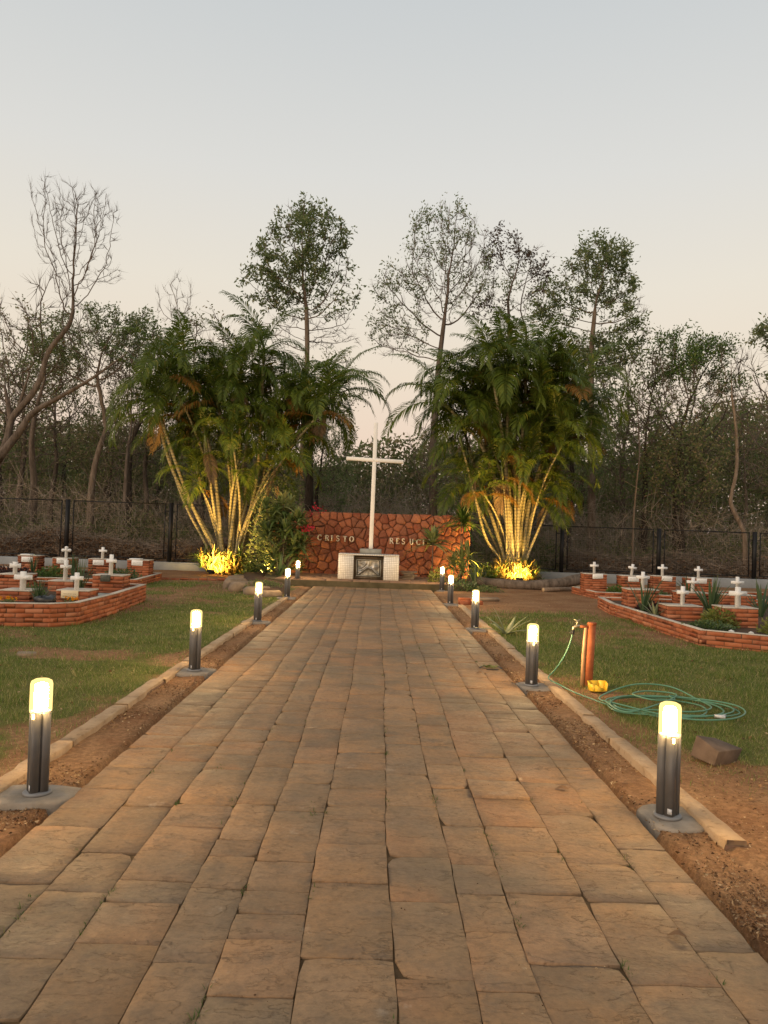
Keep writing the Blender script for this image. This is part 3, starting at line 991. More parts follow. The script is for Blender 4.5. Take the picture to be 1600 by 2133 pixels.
for (cx_, cz_, w_, h_) in ((0, 0.548, 0.69, 0.022), (0, 0.102, 0.69, 0.022), (-0.334, 0.325, 0.022, 0.424), (0.334, 0.325, 0.022, 0.424)):
    b.box((cx_, -0.318, cz_), (w_, 0.06, h_))
b.build('inner_moulding', M['plinthstone'], fr)
# hammered relief: swells and ridges in sheet metal
gx, gz = np.meshgrid(np.linspace(-0.30, 0.30, 56), np.linspace(-0.20, 0.20, 40))
band = lambda d, w: np.exp(-(d / w) ** 2)
Zr = 0.030 * band(np.hypot(gx + 0.30, (gz - 0.22) * 1.0) - 0.33, 0.035) + 0.022 * band(np.hypot(gx + 0.30, gz - 0.22) - 0.24, 0.02)
Zr += 0.035 * band(gz + 0.10 - 0.10 * np.cos(gx * 9.0), 0.03) + 0.03 * band(np.hypot(gx - 0.17, gz - 0.02), 0.07) + 0.022 * np.abs(np.sin(gx * 60 + gz * 25)) * band(np.hypot(gx + 0.14, gz - 0.13), 0.08)
Zr += 0.018 * (fbm(gx * 18 + 3, gz * 18, 4) - 0.5)
b = MB()
i, j = np.meshgrid(np.arange(39), np.arange(55), indexing='ij')
b.add(np.stack([gx.ravel(), -0.285 - Zr.ravel(), 0.325 + gz.ravel()], 1), np.stack([i * 56 + j, i * 56 + j + 1, (i + 1) * 56 + j + 1, (i + 1) * 56 + j], -1).reshape(-1, 4))
b.build('metal_relief', M['relief'], alt, smooth=True)

cr_ = thing('tall_cross', 'tall white cross standing on the tiled altar', 'cross', (-0.17, 22.25, 0.876))
b = MB()
b.bevel_box((0, 0, 0.07), (0.62, 0.42, 0.14), 0.015)
b.build('plinth', M['plinthstone'], cr_)
b = MB()
b.bevel_box((0, 0, 1.97), (0.115, 0.115, 3.66), 0.01)
b.build('post', M['crosspaint'], cr_, rot=(0, R(0.35), 0))
b = MB()
b.bevel_box((0, 0, 0), (1.66, 0.125, 0.105), 0.01)
b.build('crossbar', M['crosspaint'], cr_, (0.03, 0, 2.71), rot=(0, R(1.6), 0))

q = np.random.default_rng(3)
for k in range(5):
    b = MB()
    V, F = slab_mesh(0.42 + q.uniform(-0.08, 0.08), 0.34, q)
    b.add(np.array(V) * (1, 1, 0.5), F)
    o = b.build('loose_slab', M['greystone'], None, (0.98 + q.normal(0, 0.03), 22.6 + q.normal(0, 0.03), 0.168 + 0.036 + k * 0.046), rot=(0, 0, q.normal(0, 0.15)))
    tag(o, 'flat brown stone slab in a low pile beside the altar, ' + ('bottom one', 'second from the bottom', 'third from the bottom', 'second from the top', 'top one')[k], 'stone slab', 'stone slabs piled beside the altar')


# ------------------------------------------------------------------ bollard lamps
def make_bollard():
    root = thing('bollard_lamp', 'x', 'bollard lamp', (0, 0, 0), 'lit bollard lamps along the path')
    parts = []
    b = MB()
    prof, n = [], 0
    s, c = 0.050, 0.010
    pts = [(-s + c, -s), (-0.006, -s), (-0.006, -s + 0.012), (0.006, -s + 0.012), (0.006, -s), (s - c, -s), (s, -s + c), (s, -0.006), (s - 0.012, -0.006), (s - 0.012, 0.006), (s, 0.006), (s, s - c), (s - c, s), (0.006, s), (0.006, s - 0.012), (-0.006, s - 0.012), (-0.006, s), (-s + c, s), (-s, s - c), (-s, 0.006), (-s + 0.012, 0.006), (-s + 0.012, -0.006), (-s, -0.006), (-s, -s + c)]
    n = len(pts)
    V = [(x, y, 0.012) for x, y in pts] + [(x, y, 0.462) for x, y in pts]
    b.add(V, [tuple(range(n - 1, -1, -1)), tuple(range(n, 2 * n))] + [(a, (a + 1) % n, n + (a + 1) % n, n + a) for a in range(n)])
    parts.append(b.build('post', M['post'], root, rot=(0, 0, R(38))))
    b = MB()
    b.lathe([(0.078, 0.0), (0.078, 0.010), (0.070, 0.016)], 20)
    parts.append(b.build('base_plate', M['base'], root))
    b = MB()
    b.lathe([(0.018, 0.468), (0.034, 0.472), (0.036, 0.486), (0.036, 0.594), (0.030, 0.610), (0.010, 0.617)], 18)
    parts.append(b.build('bulb', M['bulb'], root, smooth=True))
    b = MB()
    b.lathe([(0.058, 0.454), (0.0605, 0.467), (0.0605, 0.610), (0.055, 0.628), (0.037, 0.638), (0.012, 0.640)], 20)
    parts.append(b.build('lamp_sleeve', M['sleeve'], root, smooth=True))
    b = MB()
    b.box((0, -0.0645, 0.440), (0.011, 0.010, 0.028))
    parts.append(b.build('light_tab', M['floodlens'], root, rot=(0, 0, R(-7))))
    b = MB()
    b.box((0, 0, 0), (0.026, 0.0015, 0.03))
    parts.append(b.build('sticker', M['sticker'], root, (-0.018, -0.0585, 0.045), rot=(0, 0, R(-52))))
    return root, parts


def footing_mesh(r, w, l):
    n = 18
    rr = 1 + r.normal(0, 0.035, n) + 0.12 * np.sin(np.arange(n) * 2 * PI / n * 2 + r.uniform(0, 6))
    an = np.arange(n) * 2 * PI / n
    sq = 1 / np.maximum(np.abs(np.cos(an)), np.abs(np.sin(an))) ** 0.6
    X, Y = np.cos(an) * sq * rr * w / 2, np.sin(an) * sq * rr * l / 2
    V = np.concatenate([np.stack([X * 1.05, Y * 1.05, np.full(n, -0.09)], 1), np.stack([X, Y, -0.009 + r.normal(0, 0.004, n)], 1), np.stack([X * 0.95, Y * 0.95, r.normal(-0.003, 0.002, n)], 1), [[0, 0, 0.0]]])
    F = []
    for lv in range(2):
        F += [(lv * n + a, lv * n + (a + 1) % n, (lv + 1) * n + (a + 1) % n, (lv + 1) * n + a) for a in range(n)]
    F += [(2 * n + a, 2 * n + (a + 1) % n, 3 * n) for a in range(n)]
    b = MB()
    b.add(V, F)
    return b.mesh('footing', M['concrete'], False)


bol, bol_parts = make_bollard()
spots = [(-1.86, 4.38, 0.008, 'left'), (-1.88, 8.18, 0.008, 'left'), (-1.90, 12.58, 0.008, 'left'), (-1.94, 17.04, 0.01, 'left'), (-2.13, 21.0, 0.02, 'left'),
         (1.69, 4.36, 0.0, 'right'), (1.655, 8.02, 0.0, 'right'), (1.645, 12.59, 0.0, 'right'), (1.65, 16.87, 0.0, 'right'), (1.79, 20.75, 0.0, 'right')]
blabels = ['large lit bollard lamp on a broken concrete pad, first of the left row', 'lit bollard lamp second from the viewer in the left row, beside the lawn',
           'lit bollard lamp third from the viewer in the left row', 'lit bollard lamp beside the rough stone planter, fourth of the left row', 'lit bollard lamp by the broad-leaved shrub, last of the left row',
           'large lit bollard lamp in front of the coiled green hose', 'lit bollard lamp next to the water tap where the hose crosses the kerb', 'lit bollard lamp next to the small agave, third of right row',
           'lit bollard lamp by the loose kerb bricks, fourth of right row', 'lit bollard lamp by the dracaenas near the step, last of right row']
fr_ = np.random.default_rng(8)
for k, (x, y, z, sd) in enumerate(spots):
    o = bol if k == 0 else copy_thing(bol, bol_parts, (0, 0, 0))
    o.location = (x, y, z)
    o.rotation_euler = (fr_.normal(0, 0.008), fr_.normal(0, 0.008), fr_.uniform(-0.15, 0.15))
    o['label'] = blabels[k]
    w = 0.44 if sd == 'left' else 0.36
    place('footing', footing_mesh(fr_, w, 0.36), o, ((-0.02 if sd == 'left' else 0.03), 0, -0.001))


# ------------------------------------------------------------------ fences on low walls
def fence(y, posts, ztop, zw, label, wlabel, x0, x1):
    w = thing('low_wall', wlabel, 'low wall', ((x0 + x1) / 2, y, 0))
    b = MB()
    b.bevel_box((0, 0, zw / 2 - 0.06), (x1 - x0, 0.22, zw + 0.12), 0.012)
    b.build('wall_body', M['greywall'], w)
    f = thing('metal_fence', label, 'fence', (0, y, zw))
    h = ztop - zw
    for x in posts:
        b = MB()
        b.box((0, 0, h / 2), (0.12, 0.10, h))
        b.build('post', M['fence'], f, (x, 0, 0))
    for a, c in zip(posts[:-1], posts[1:]):
        l, r_ = a + 0.20, c - 0.20
        b = MB()
        for z in (0.10, h - 0.04):
            b.box(((l + r_) / 2, 0, z), (r_ - l + 0.035, 0.035, 0.035))
        for x in (l, r_):
            b.box((x, 0, h / 2 + 0.03), (0.03, 0.03, h - 0.175))
        for x0_, x1_ in ((a + 0.06, l - 0.0175), (r_ + 0.0175, c - 0.06)):
            for z in (0.3, h - 0.3):
                b.box(((x0_ + x1_) / 2, 0, z), (x1_ - x0_, 0.012, 0.02))
        pf = b.build('panel_frame', M['fence'], f)
        b = MB()
        for x in np.arange(l + 0.06, r_ - 0.02, 0.075):
            b.box((x, 0.006, h / 2 + 0.03), (0.0025, 0.0025, h - 0.16))
        for z in np.arange(0.16, h - 0.06, 0.075):
            b.box(((l + r_) / 2, -0.001, z), (r_ - l, 0.0025, 0.0025))
        o = b.build('wire_mesh', M['fence'], pf)
        o['kind'] = 'stuff'


fence(26.0, (-17.4, -13.93, -10.45, -6.97, -3.5), 2.24, 0.25, 'black metal mesh fence behind the left graves', 'low blue-grey wall under the fence behind the left graves', -18, -3.3)
fence(27.0, (3.1, 6.5, 9.92, 13.3, 16.7), 1.97, 0.31, 'black metal mesh fence behind the right graves', 'low blue-grey wall under the fence behind the right graves', 2.95, 18)

# ------------------------------------------------------------------ brick beds and grave markers
BR_L, BR_H, BR_D, JT = 0.245, 0.058, 0.11, 0.009
br_ = np.random.default_rng(17)
brick_meshes = []
for k in range(5):
    b = MB()
    b.bevel_box((0, 0, 0), (1, 1, 1), 0.010)
    me = b.mesh('brick', M['brick'])
    co = np.zeros(len(me.vertices) * 3, np.float32)
    me.vertices.foreach_get('co', co)
    co += br_.normal(0, 0.005, len(co)).astype(np.float32)
    me.vertices.foreach_set('co', co)
    brick_meshes.append(me)


def brick(parent, c, s, rz=0.0):
    return place('brick', brick_meshes[int(br_.integers(5))], parent, c, (0, 0, rz), s)


def brick_bed(label, pts, z0, courses, soil_z, group=None):
    pts = [np.array(p, float) for p in pts]
    o = pts[0]
    bed = thing('brick_bed', label, 'flower bed', (o[0], o[1], 0), group)
    core, cope = MB(), MB()
    top = z0 + courses * (BR_H + JT)
    for k in range(len(pts) - 1):
        a, c = pts[k] - o, pts[k + 1] - o
        d = c - a
        ln = np.linalg.norm(d)
        d /= ln
        rz = math.atan2(d[1], d[0])
        m = (a + c) / 2
        core.box((m[0], m[1], (z0 + top) / 2 - 0.004), (ln + 0.03, BR_D - 0.02, top - z0), rz)
        cope.bevel_box((m[0], m[1], top + 0.004 + 0.0007 * k), (ln + 0.10, BR_D - 0.012, 0.014), 0.005, rz)
        for r_ in range(courses):
            s = -0.05 + (-BR_L / 2 if r_ % 2 else 0.0) * 1.0
            while s < ln + 0.04:
                e = s + BR_L + br_.normal(0, 0.004)
                s0, e0 = max(s, -0.052), min(e, ln + 0.052)
                if e0 - s0 > 0.05:
                    p = a + d * (s0 + e0) / 2
                    brick(bed, (p[0] + br_.normal(0, 0.002), p[1] + br_.normal(0, 0.002), z0 + (r_ + 0.5) * (BR_H + JT)), (e0 - s0 - JT, BR_D + br_.normal(0, 0.003) + 0.0013 * (k % 2), BR_H + br_.normal(0, 0.001)), rz)
                s = e
    core.build('mortar', M['mortar'], bed)
    cope.build('coping', M['coping'], bed)
    q = MB()
    q.add([((p - o)[0], (p - o)[1], soil_z) for p in pts], [tuple(range(len(pts)))])
    q.build('soil', M['bedsoil'], bed)
    return bed


brick_bed('near left brick flower bed holding the front two rows of crosses', [(-7.6, 10.75), (-5.37, 11.16), (-4.72, 11.30), (-4.46, 11.56), (-4.46, 13.2), (-4.60, 15.3), (-7.6, 15.3)], -0.02, 5, 0.22)
brick_bed('low brick bed against the fence at the left, back row of graves', [(-11.0, 18.0), (-7.7, 18.16), (-5.76, 18.55), (-5.93, 21.2), (-11.0, 21.6)], -0.03, 3, 0.10)
brick_bed('near right brick flower bed of crosses with straplike plants', [(8.6, 10.55), (5.75, 11.10), (4.96, 11.62), (4.93, 13.87), (4.91, 15.85), (5.1, 17.4), (8.6, 17.4)][::-1], -0.05, 4, 0.16)
brick_bed('low brick bed against the fence at the right, back row of graves', [(11.0, 18.8), (7.68, 19.35), (6.6, 19.75), (5.70, 19.82), (5.58, 21.6), (11.0, 21.9)][::-1], -0.04, 3, 0.10)


def cross_mesh(w, h, style='latin'):
    b = MB()
    t = 0.032 if style != 'thick' else 0.04
    az = h * 0.68
    if style == 'short':
        az = h * 0.60
    at = t * 0.95
    poly = [(-t, 0), (t, 0), (t, az - at), (w / 2, az - at), (w / 2, az + at), (t, az + at), (t, h), (-t, h), (-t, az + at), (-w / 2, az + at), (-w / 2, az - at), (-t, az - at)]
    if style == 'flared':
        f = 0.014
        poly = [(-t, 0), (t, 0), (t, az - at), (w / 2, az - at - f), (w / 2, az + at + f), (t, az + at), (t + f, h), (-t - f, h), (-t, az + at), (-w / 2, az + at + f), (-w / 2, az - at - f), (-t, az - at)]
    if style == 'trefoil':
        def lobe(cx, cz, a0):
            return [(cx + 0.042 * math.cos(R(a0 + k * 30)), cz + 0.042 * math.sin(R(a0 + k * 30))) for k in range(-5, 6)]
        poly = [(-t, 0), (t, 0), (t, az - at)] + lobe(w / 2 - 0.03, az, 0) + [(t, az + at)] + lobe(0, h - 0.03, 90) + [(-t, az + at)] + lobe(-w / 2 + 0.03, az, 180) + [(-t, az - at)]
    b.prism(poly, -0.025, 0.025)
    return b.mesh('cross', M['white'])


def marker(label, x0, x1, zt, y, y2, z0, cross=None, plaque=None, slab=False, depth=0.46, group='brick grave markers'):
    """brick pillar; x0,x1,zt measured at distance y, the pillar stands at y2"""
    s = y2 / y
    X = lambda v: v * s
    Zz = lambda v: 1.55 - (1.55 - v) * s
    xa, xb, zt = X(x0), X(x1), Zz(zt)
    xc, w = (xa + xb) / 2, xb - xa
    mk = thing('grave_marker', label, 'grave marker', (xc, y2 + depth / 2, z0), group)
    n = max(1, int(round((zt - z0 - 0.015) / (BR_H + JT))))
    ch = (zt - z0 - 0.015) / n
    b = MB()
    b.box((0, 0, (zt - z0) / 2 - 0.01), (w - 0.022, depth - 0.022, zt - z0 - 0.012))
    b.build('mortar', M['mortar'], mk)
    b = MB()
    b.bevel_box((0, 0, zt - z0 - 0.006), (w + 0.004, depth + 0.004, 0.02), 0.006)
    b.build('cap', M['coping'], mk)
    D = 0.10
    for k in range(n):
        zc = (k + 0.5) * ch - 0.002
        cut = 0.36 if k % 2 else 0.64
        fr = [(-w / 2, -w / 2 + w * cut), (-w / 2 + w * cut, w / 2)]
        if k % 2 == 0 and w > 0.5:
            fr = [(-w / 2, -w / 2 + w * 0.22), (-w / 2 + w * 0.22, -w / 2 + w * 0.70), (-w / 2 + w * 0.70, w / 2)]
        for (a, c) in fr:
            brick(mk, ((a + c) / 2, -depth / 2 + D / 2 + br_.normal(0, 0.002), zc), (c - a - JT, D, ch - JT))
        brick(mk, (0, depth / 2 - D / 2, zc), (w - JT, D, ch - JT))
        for sx in (-1, 1):
            brick(mk, (sx * (w / 2 - D / 2 - 0.001), 0, zc), (D, depth - 2 * D - JT, ch - JT))
    if cross:
        cx, cw, chh, style, tilt = cross
        place('cross', cross_mesh(cw * s, chh * s, style), mk, (X(cx) - xc, -depth * 0.18, zt - z0 + 0.002), (0, R(tilt), R(br_.normal(0, 3))))
    if plaque:
        px, pz, pw, ph, pm, tilt = plaque
        b = MB()
        b.bevel_box((0, 0, 0), (pw * s, 0.014, ph * s), 0.003)
        b.build('plaque', M[pm], mk, (X(px) - xc, -depth / 2 - 0.010, Zz(pz) - z0), rot=(0, R(tilt), 0))
    if slab:
        b = MB()
        b.bevel_box((0, 0, 0), (w * 0.5, depth * 0.6, 0.022), 0.006)
        b.build('top_slab', M['white'], mk, (-w * 0.22, 0.02, zt - z0 + 0.015))
    return mk


marker('brick grave marker with white plaque and no cross, at far left of back row', -9.51, -8.98, 0.57, 20.5, 20.5, 0.08, None, (-9.255, 0.465, 0.29, 0.14, 'plaque', 0), True)
marker('brick grave marker topped by a white cross with rounded trefoil arms', -8.59, -8.06, 0.53, 20.5, 20.5, 0.08, (-8.285, 0.235, 0.30, 'trefoil', 0), (-8.325, 0.455, 0.29, 0.14, 'plaque', 0))
marker('brick grave marker with slim cross and plaque, before the fence at left', -7.64, -7.05, 0.54, 20.5, 20.5, 0.08, (-7.315, 0.21, 0.31, 'latin', 1), (-7.365, 0.445, 0.29, 0.14, 'plaque', 0))
marker('brick grave marker with white plaque and no cross beside the left palm', -6.61, -6.03, 0.55, 20.5, 20.5, 0.08, None, (-6.34, 0.47, 0.29, 0.14, 'plaque', 2), True)
marker('brick grave marker with a short flared cross cut by the left edge', -6.98, -6.45, 0.51, 14.3, 14.4, 0.18, (-6.735, 0.19, 0.22, 'flared', 0))
marker('low slab-topped grave marker with a tall slim cross, between the grassy clumps', -5.93, -5.47, 0.44, 14.0, 14.3, 0.18, (-5.675, 0.19, 0.37, 'latin', 1))
marker('brick grave marker with tall cross and dark bronze plaque', -5.13, -4.58, 0.57, 14.0, 14.4, 0.18, (-4.85, 0.18, 0.37, 'latin', 1), (-4.89, 0.515, 0.18, 0.12, 'darkplaque', 0))
marker('low brick grave marker with a wide-armed white cross at front left', -5.93, -5.44, 0.41, 12.2, 12.4, 0.18, (-5.62, 0.28, 0.29, 'thick', 0))
marker('low brick grave marker with white cross and cream plaque', -5.03, -4.52, 0.44, 12.2, 12.5, 0.18, (-4.765, 0.19, 0.27, 'latin', 0), (-4.81, 0.375, 0.27, 0.125, 'creamplaque', 0))
marker('brick grave marker at the end of the fallen log', 5.57, 6.17, 0.60, 20.5, 20.5, 0.08, (5.86, 0.22, 0.31, 'latin', 0), (5.92, 0.535, 0.28, 0.12, 'plaque', -3))
marker('brick grave marker with its small cross leaning sideways', 6.56, 7.14, 0.58, 20.5, 20.5, 0.08, (6.865, 0.22, 0.31, 'latin', 7), (6.875, 0.495, 0.29, 0.13, 'plaque', 0))
marker('brick grave marker with a tilted plaque under its cross, before a fence post', 7.41, 8.02, 0.60, 20.5, 20.5, 0.08, (7.70, 0.255, 0.31, 'latin', 0), (7.77, 0.535, 0.28, 0.125, 'plaque', 3))
marker('brick grave marker with cross, rightmost of the back row', 8.35, 8.98, 0.58, 20.5, 20.5, 0.08, (8.67, 0.22, 0.31, 'latin', 0), (8.70, 0.505, 0.28, 0.13, 'plaque', 0))
marker('tall brick grave marker with weathered cross at the inner corner of the right bed', 4.91, 5.51, 0.585, 14.9, 15.5, 0.12, (5.225, 0.25, 0.34, 'latin', 1))
marker('brick grave marker with weathered cross behind the strap-leaved plants', 6.54, 7.18, 0.455, 16.5, 16.5, 0.12, (6.87, 0.26, 0.32, 'latin', 2))
marker('brick grave marker whose grey cross rises behind another cross', 7.25, 7.95, 0.47, 16.0, 16.0, 0.12, (7.61, 0.26, 0.37, 'latin', 0))
marker('low brick grave marker with white cross between two strap-leaved clumps', 4.92, 5.51, 0.465, 12.9, 13.5, 0.12, (5.215, 0.19, 0.32, 'latin', 1))
marker('brick grave marker with broad white cross at the right end, front row', 5.72, 6.30, 0.49, 12.6, 12.7, 0.12, (6.02, 0.285, 0.33, 'thick', 0))

# grey memorial slab lying in the left bed
b = MB()
V, F = slab_mesh(0.34, 0.30, br_)
b.add(V, F)
o = b.build('memorial_slab', M['plinthstone'], None, (-4.75, 13.25, 0.27), rot=(R(12), 0, 0.1))
tag(o, 'grey memorial slab lying in the soil beside a brick marker', 'stone slab')
# black wrapped pot
b = MB()
b.lathe([(0.10, 0.0), (0.14, 0.06), (0.16, 0.13), (0.15, 0.16), (0.09, 0.165)], 12)
me = b.mesh('plant_pot', M['blackpot'])
for v in me.vertices:
    v.co += Vector((rnd.gauss(0, .012), rnd.gauss(0, .012), rnd.gauss(0, .01)))
o = place('plant_pot', me, None, (-4.98, 11.72, 0.215))
tag(o, 'black plastic-wrapped plant pot at the front of the left bed', 'plant pot')
# white stones in right bed
for k in range(5):
    b = MB()
    b.lathe([(0.02, -0.02), (0.045, 0.0), (0.04, 0.03), (0.012, 0.042)], 7)
    me = b.mesh('pebble', M['whitestone'])
    for v in me.vertices:
        v.co += Vector((rnd.gauss(0, .006), rnd.gauss(0, .006), rnd.gauss(0, .004)))
    o = place('pebble', me, None, (5.3 + 0.26 * k + rnd.gauss(0, .03), 12.05 - 0.07 * k + rnd.gauss(0, .04), 0.155), (0, 0, k), (0.5 + 0.6 * rnd.random(),) * 3)
    tag(o, 'white stone in the line edging the right flower bed planting', 'stone', 'white edging stones in the right bed')

# brick edging row by the left palm and loose bricks by the right kerb
ed = thing('brick_edging', 'line of old bricks edging the left lawn below the palm', 'edging', (-6.05, 21.25, 0))
for k in range(9):
    brick(ed, (0.245 * k, 0.07 * k, 0.02 + br_.normal(0, 0.008)), (0.225, 0.11, 0.06), 0.28 + br_.normal(0, 0.06))
for k, (x, y, z, a, lb) in enumerate(((1.98, 16.95, 0.03, 0.5, 'orange-brown loose brick lying at the end of the right kerb'), (2.28, 17.6, 0.03, 1.2, 'loose brick farther along the right border, next to the pale stone'), (2.05, 17.7, 0.035, 0.3, 'loose brick behind the fourth right lamp'), (2.25, 17.05, 0.03, 0.2, 'loose brick set crosswise past the kerb end'))):
    tag(brick(None, (x, y, z), (0.26, 0.13, 0.09), a), lb, 'brick', 'loose bricks by the right kerb')
b = MB()
b.bevel_box((0, 0, 0), (0.75, 0.14, 0.08), 0.02)
o = b.build('stone_strip', M['greystone'], None, (2.55, 18.05, 0.03), rot=(0, 0, 0.22))
tag(o, 'pale narrow edging stone lying past the right kerb', 'stone')

# rough stone planter edge on the left
pl_ = np.random.default_rng(4)
b = MB()
n = 14
cx, cy = -3.05, 20.0
outline = [(-4.0, 22.8), (-3.85, 21.2), (-3.62, 19.8), (-3.42, 18.9), (-2.95, 17.7), (-2.35, 17.1), (-2.1, 17.6), (-2.15, 19.0), (-2.3, 20.3), (-2.9, 21.3), (-3.2, 22.5), (-3.5, 24.2), (-4.2, 24.2)]
V = [(x, y, -0.02) for x, y in outline] + [(cx + (x - cx) * 0.8, cy + (y - cy) * 0.85, 0.13 + pl_.normal(0, 0.02)) for x, y in outline] + [(cx, cy, 0.17)]
m_ = len(outline)
b.add(V, [(a, (a + 1) % m_, m_ + (a + 1) % m_, m_ + a) for a in range(m_)] + [(m_ + a, m_ + (a + 1) % m_, 2 * m_) for a in range(m_)])
o = b.build('ground_mound', M['bedsoil'], None, smooth=True)
tag(o, 'low soil mound of the left planting bed', kind='structure')


def rough_stone(w, l, h, r, mat):
    nlat, nlon = 4, 9
    V, F = [], []
    for a in range(nlat):
        t = a / (nlat - 1)
        rr = (1.0, 1.04, 0.98, 0.80)[a]
        for c in range(nlon):
            an = c * 2 * PI / nlon
            sq = 1 / max(abs(math.cos(an)), abs(math.sin(an))) ** 0.75
            V.append((math.cos(an) * sq * rr * w / 2 * (1 + r.normal(0, 0.05)), math.sin(an) * sq * rr * l / 2 * (1 + r.normal(0, 0.05)), (t ** 0.9) * h + r.normal(0, 0.02) * h))
    V.append((0, 0, h * 1.02))
    V.append((0, 0, 0))
    for a in range(nlat - 1):
        for c in range(nlon):
            F.append((a * nlon + c, a * nlon + (c + 1) % nlon, (a + 1) * nlon + (c + 1) % nlon, (a + 1) * nlon + c))
    top = (nlat - 1) * nlon
    F += [(top + c, top + (c + 1) % nlon, len(V) - 2) for c in range(nlon)] + [((c + 1) % nlon, c, len(V) - 1) for c in range(nlon)]
    b = MB()
    b.add(V, F)
    return b.mesh('stone', mat)


pe = thing('stone_planter_edge', 'curved edge of rough grey-brown stones round the left planting', 'stone edging', (-3.6, 20, 0))
for k, (x, y, a, w, h) in enumerate(((-3.95, 22.2, 1.5, 0.8, 0.16), (-3.85, 21.2, 1.35, 0.9, 0.2), (-3.68, 20.2, 1.4, 0.9, 0.24), (-3.50, 19.25, 1.2, 0.9, 0.26), (-3.18, 18.45, 0.95, 0.75, 0.25), (-2.72, 17.75, 0.8, 0.7, 0.2), (-2.35, 17.25, 0.5, 0.55, 0.16))):
    place('stone', rough_stone(w, 0.32, h, pl_, M['greystone']), pe, (x + 3.6, y - 20, -0.03), (0, 0, a + PI / 2 * 0))

# ------------------------------------------------------------------ tap, hose, rock and other small things on the right lawn
st = thing('standpipe', 'rusty red water standpipe with a brass tap on the right lawn', 'water tap', (2.25, 8.1, 0))
b = MB()
b.tube([(0.02, 0, -0.05), (0.03, 0, 0.3), (0.042, 0, 0.655)], 0.043, 14)
b.lathe([(0.050, 0.642), (0.050, 0.662), (0.03, 0.668)], 14, (0.042, 0, 0))
b.build('support_pipe', M['rustpipe'], st, smooth=False)
b = MB()
b.tube([(-0.045, 0.0, -0.05), (-0.04, 0, 0.3), (-0.022, 0, 0.60), (-0.02, 0, 0.62)], 0.019, 10)
b.build('water_pipe', M['pvc'], st)
b = MB()
b.tube([(0.0, -0.005, 0.615), (-0.05, -0.005, 0.618), (-0.085, -0.005, 0.62)], 0.015, 10)
b.build('pipe_elbow', M['rustpipe'], st)
tp = MB()
tp.tube([(-0.08, -0.005, 0.62), (-0.12, -0.005, 0.622), (-0.15, -0.005, 0.607), (-0.157, -0.005, 0.575)], [0.014, 0.016, 0.014, 0.013], 10)
tp.tube([(-0.115, -0.005, 0.63), (-0.115, -0.005, 0.675)], [0.011, 0.008], 8)
tap = tp.build('tap', M['brass'], st)
b = MB()
b.tube([(-0.145, -0.005, 0.688), (-0.115, -0.005, 0.676), (-0.085, -0.005, 0.688)], [0.007, 0.006, 0.007], 6)
b.build('tap_handle', M['brass'], tap)
b = MB()
b.tube([(-0.157, -0.005, 0.58), (-0.16, -0.005, 0.53)], 0.017, 8)
b.box((-0.175, -0.005, 0.55), (0.03, 0.02, 0.015))
b.build('hose_clamp', M['rubber'], st)


def catmull(P, n=8):
    P = np.array(P, float)
    Q = np.concatenate([[2 * P[0] - P[1]], P, [2 * P[-1] - P[-2]]])
    out = []
    for k in range(1, len(Q) - 2):
        for t in np.arange(n) / n:
            a, c, d, e = Q[k - 1], Q[k], Q[k + 1], Q[k + 2]
            out.append(0.5 * (2 * c + (d - a) * t + (2 * a - 5 * c + 4 * d - e) * t * t + (3 * c - a - 3 * d + e) * t ** 3))
    out.append(P[-1])
    return np.array(out)


hp = [(2.09, 8.095, 0.545), (2.06, 8.09, 0.43), (2.0, 8.1, 0.28), (1.92, 8.14, 0.14), (1.87, 8.18, 0.065), (1.865, 8.05, 0.05), (1.90, 7.83, 0.052), (1.98, 7.62, 0.03), (2.10, 7.38, 0.014), (2.22, 7.10, 0.012)]
hr = np.random.default_rng(31)
cc = [(2.62, 7.10, 0.44, 0.40), (2.72, 7.15, 0.50, 0.42), (2.75, 7.12, 0.58, 0.36), (2.66, 7.28, 0.50, 0.42), (2.78, 7.02, 0.60, 0.46)]
ang = R(215)
for k, (cx, cy, rx, ry) in enumerate(cc):
    for q in range(9):
        ang += 2 * PI / 9
        lift = 0.012 + 0.006 * k + (0.075 if (k == 3 and q in (4, 5)) else 0.0) + abs(hr.normal(0, 0.006))
        hp.append((cx + rx * math.cos(ang) + hr.normal(0, 0.018), cy + ry * math.sin(ang) + hr.normal(0, 0.018), lift))
hp += [(2.95, 7.45, 0.055), (2.75, 7.62, 0.06), (2.52, 7.45, 0.06), (2.62, 7.22, 0.058), (2.86, 7.28, 0.05), (2.9, 7.5, 0.045), (3.12, 7.50, 0.02), (3.33, 7.28, 0.013), (3.34, 6.98, 0.013), (3.08, 6.76, 0.02)]
hose = thing('garden_hose', 'green garden hose running from the tap to a loose coil on the grass', 'hose', (2.6, 7.3, 0))
b = MB()
b.tube(catmull(hp, 6) - np.array([2.6, 7.3, 0]), 0.0075, 7)
b.build('tube', M['hose'], hose, smooth=True)
b = MB()
b.tube([(0.43, -0.50, 0.02), (0.47, -0.545, 0.025), (0.50, -0.56, 0.022)], [0.014, 0.017, 0.012], 8)
b.box((0.50, -0.53, 0.03), (0.05, 0.012, 0.02), 0.6)
b.build('nozzle', M['sticker'], hose)

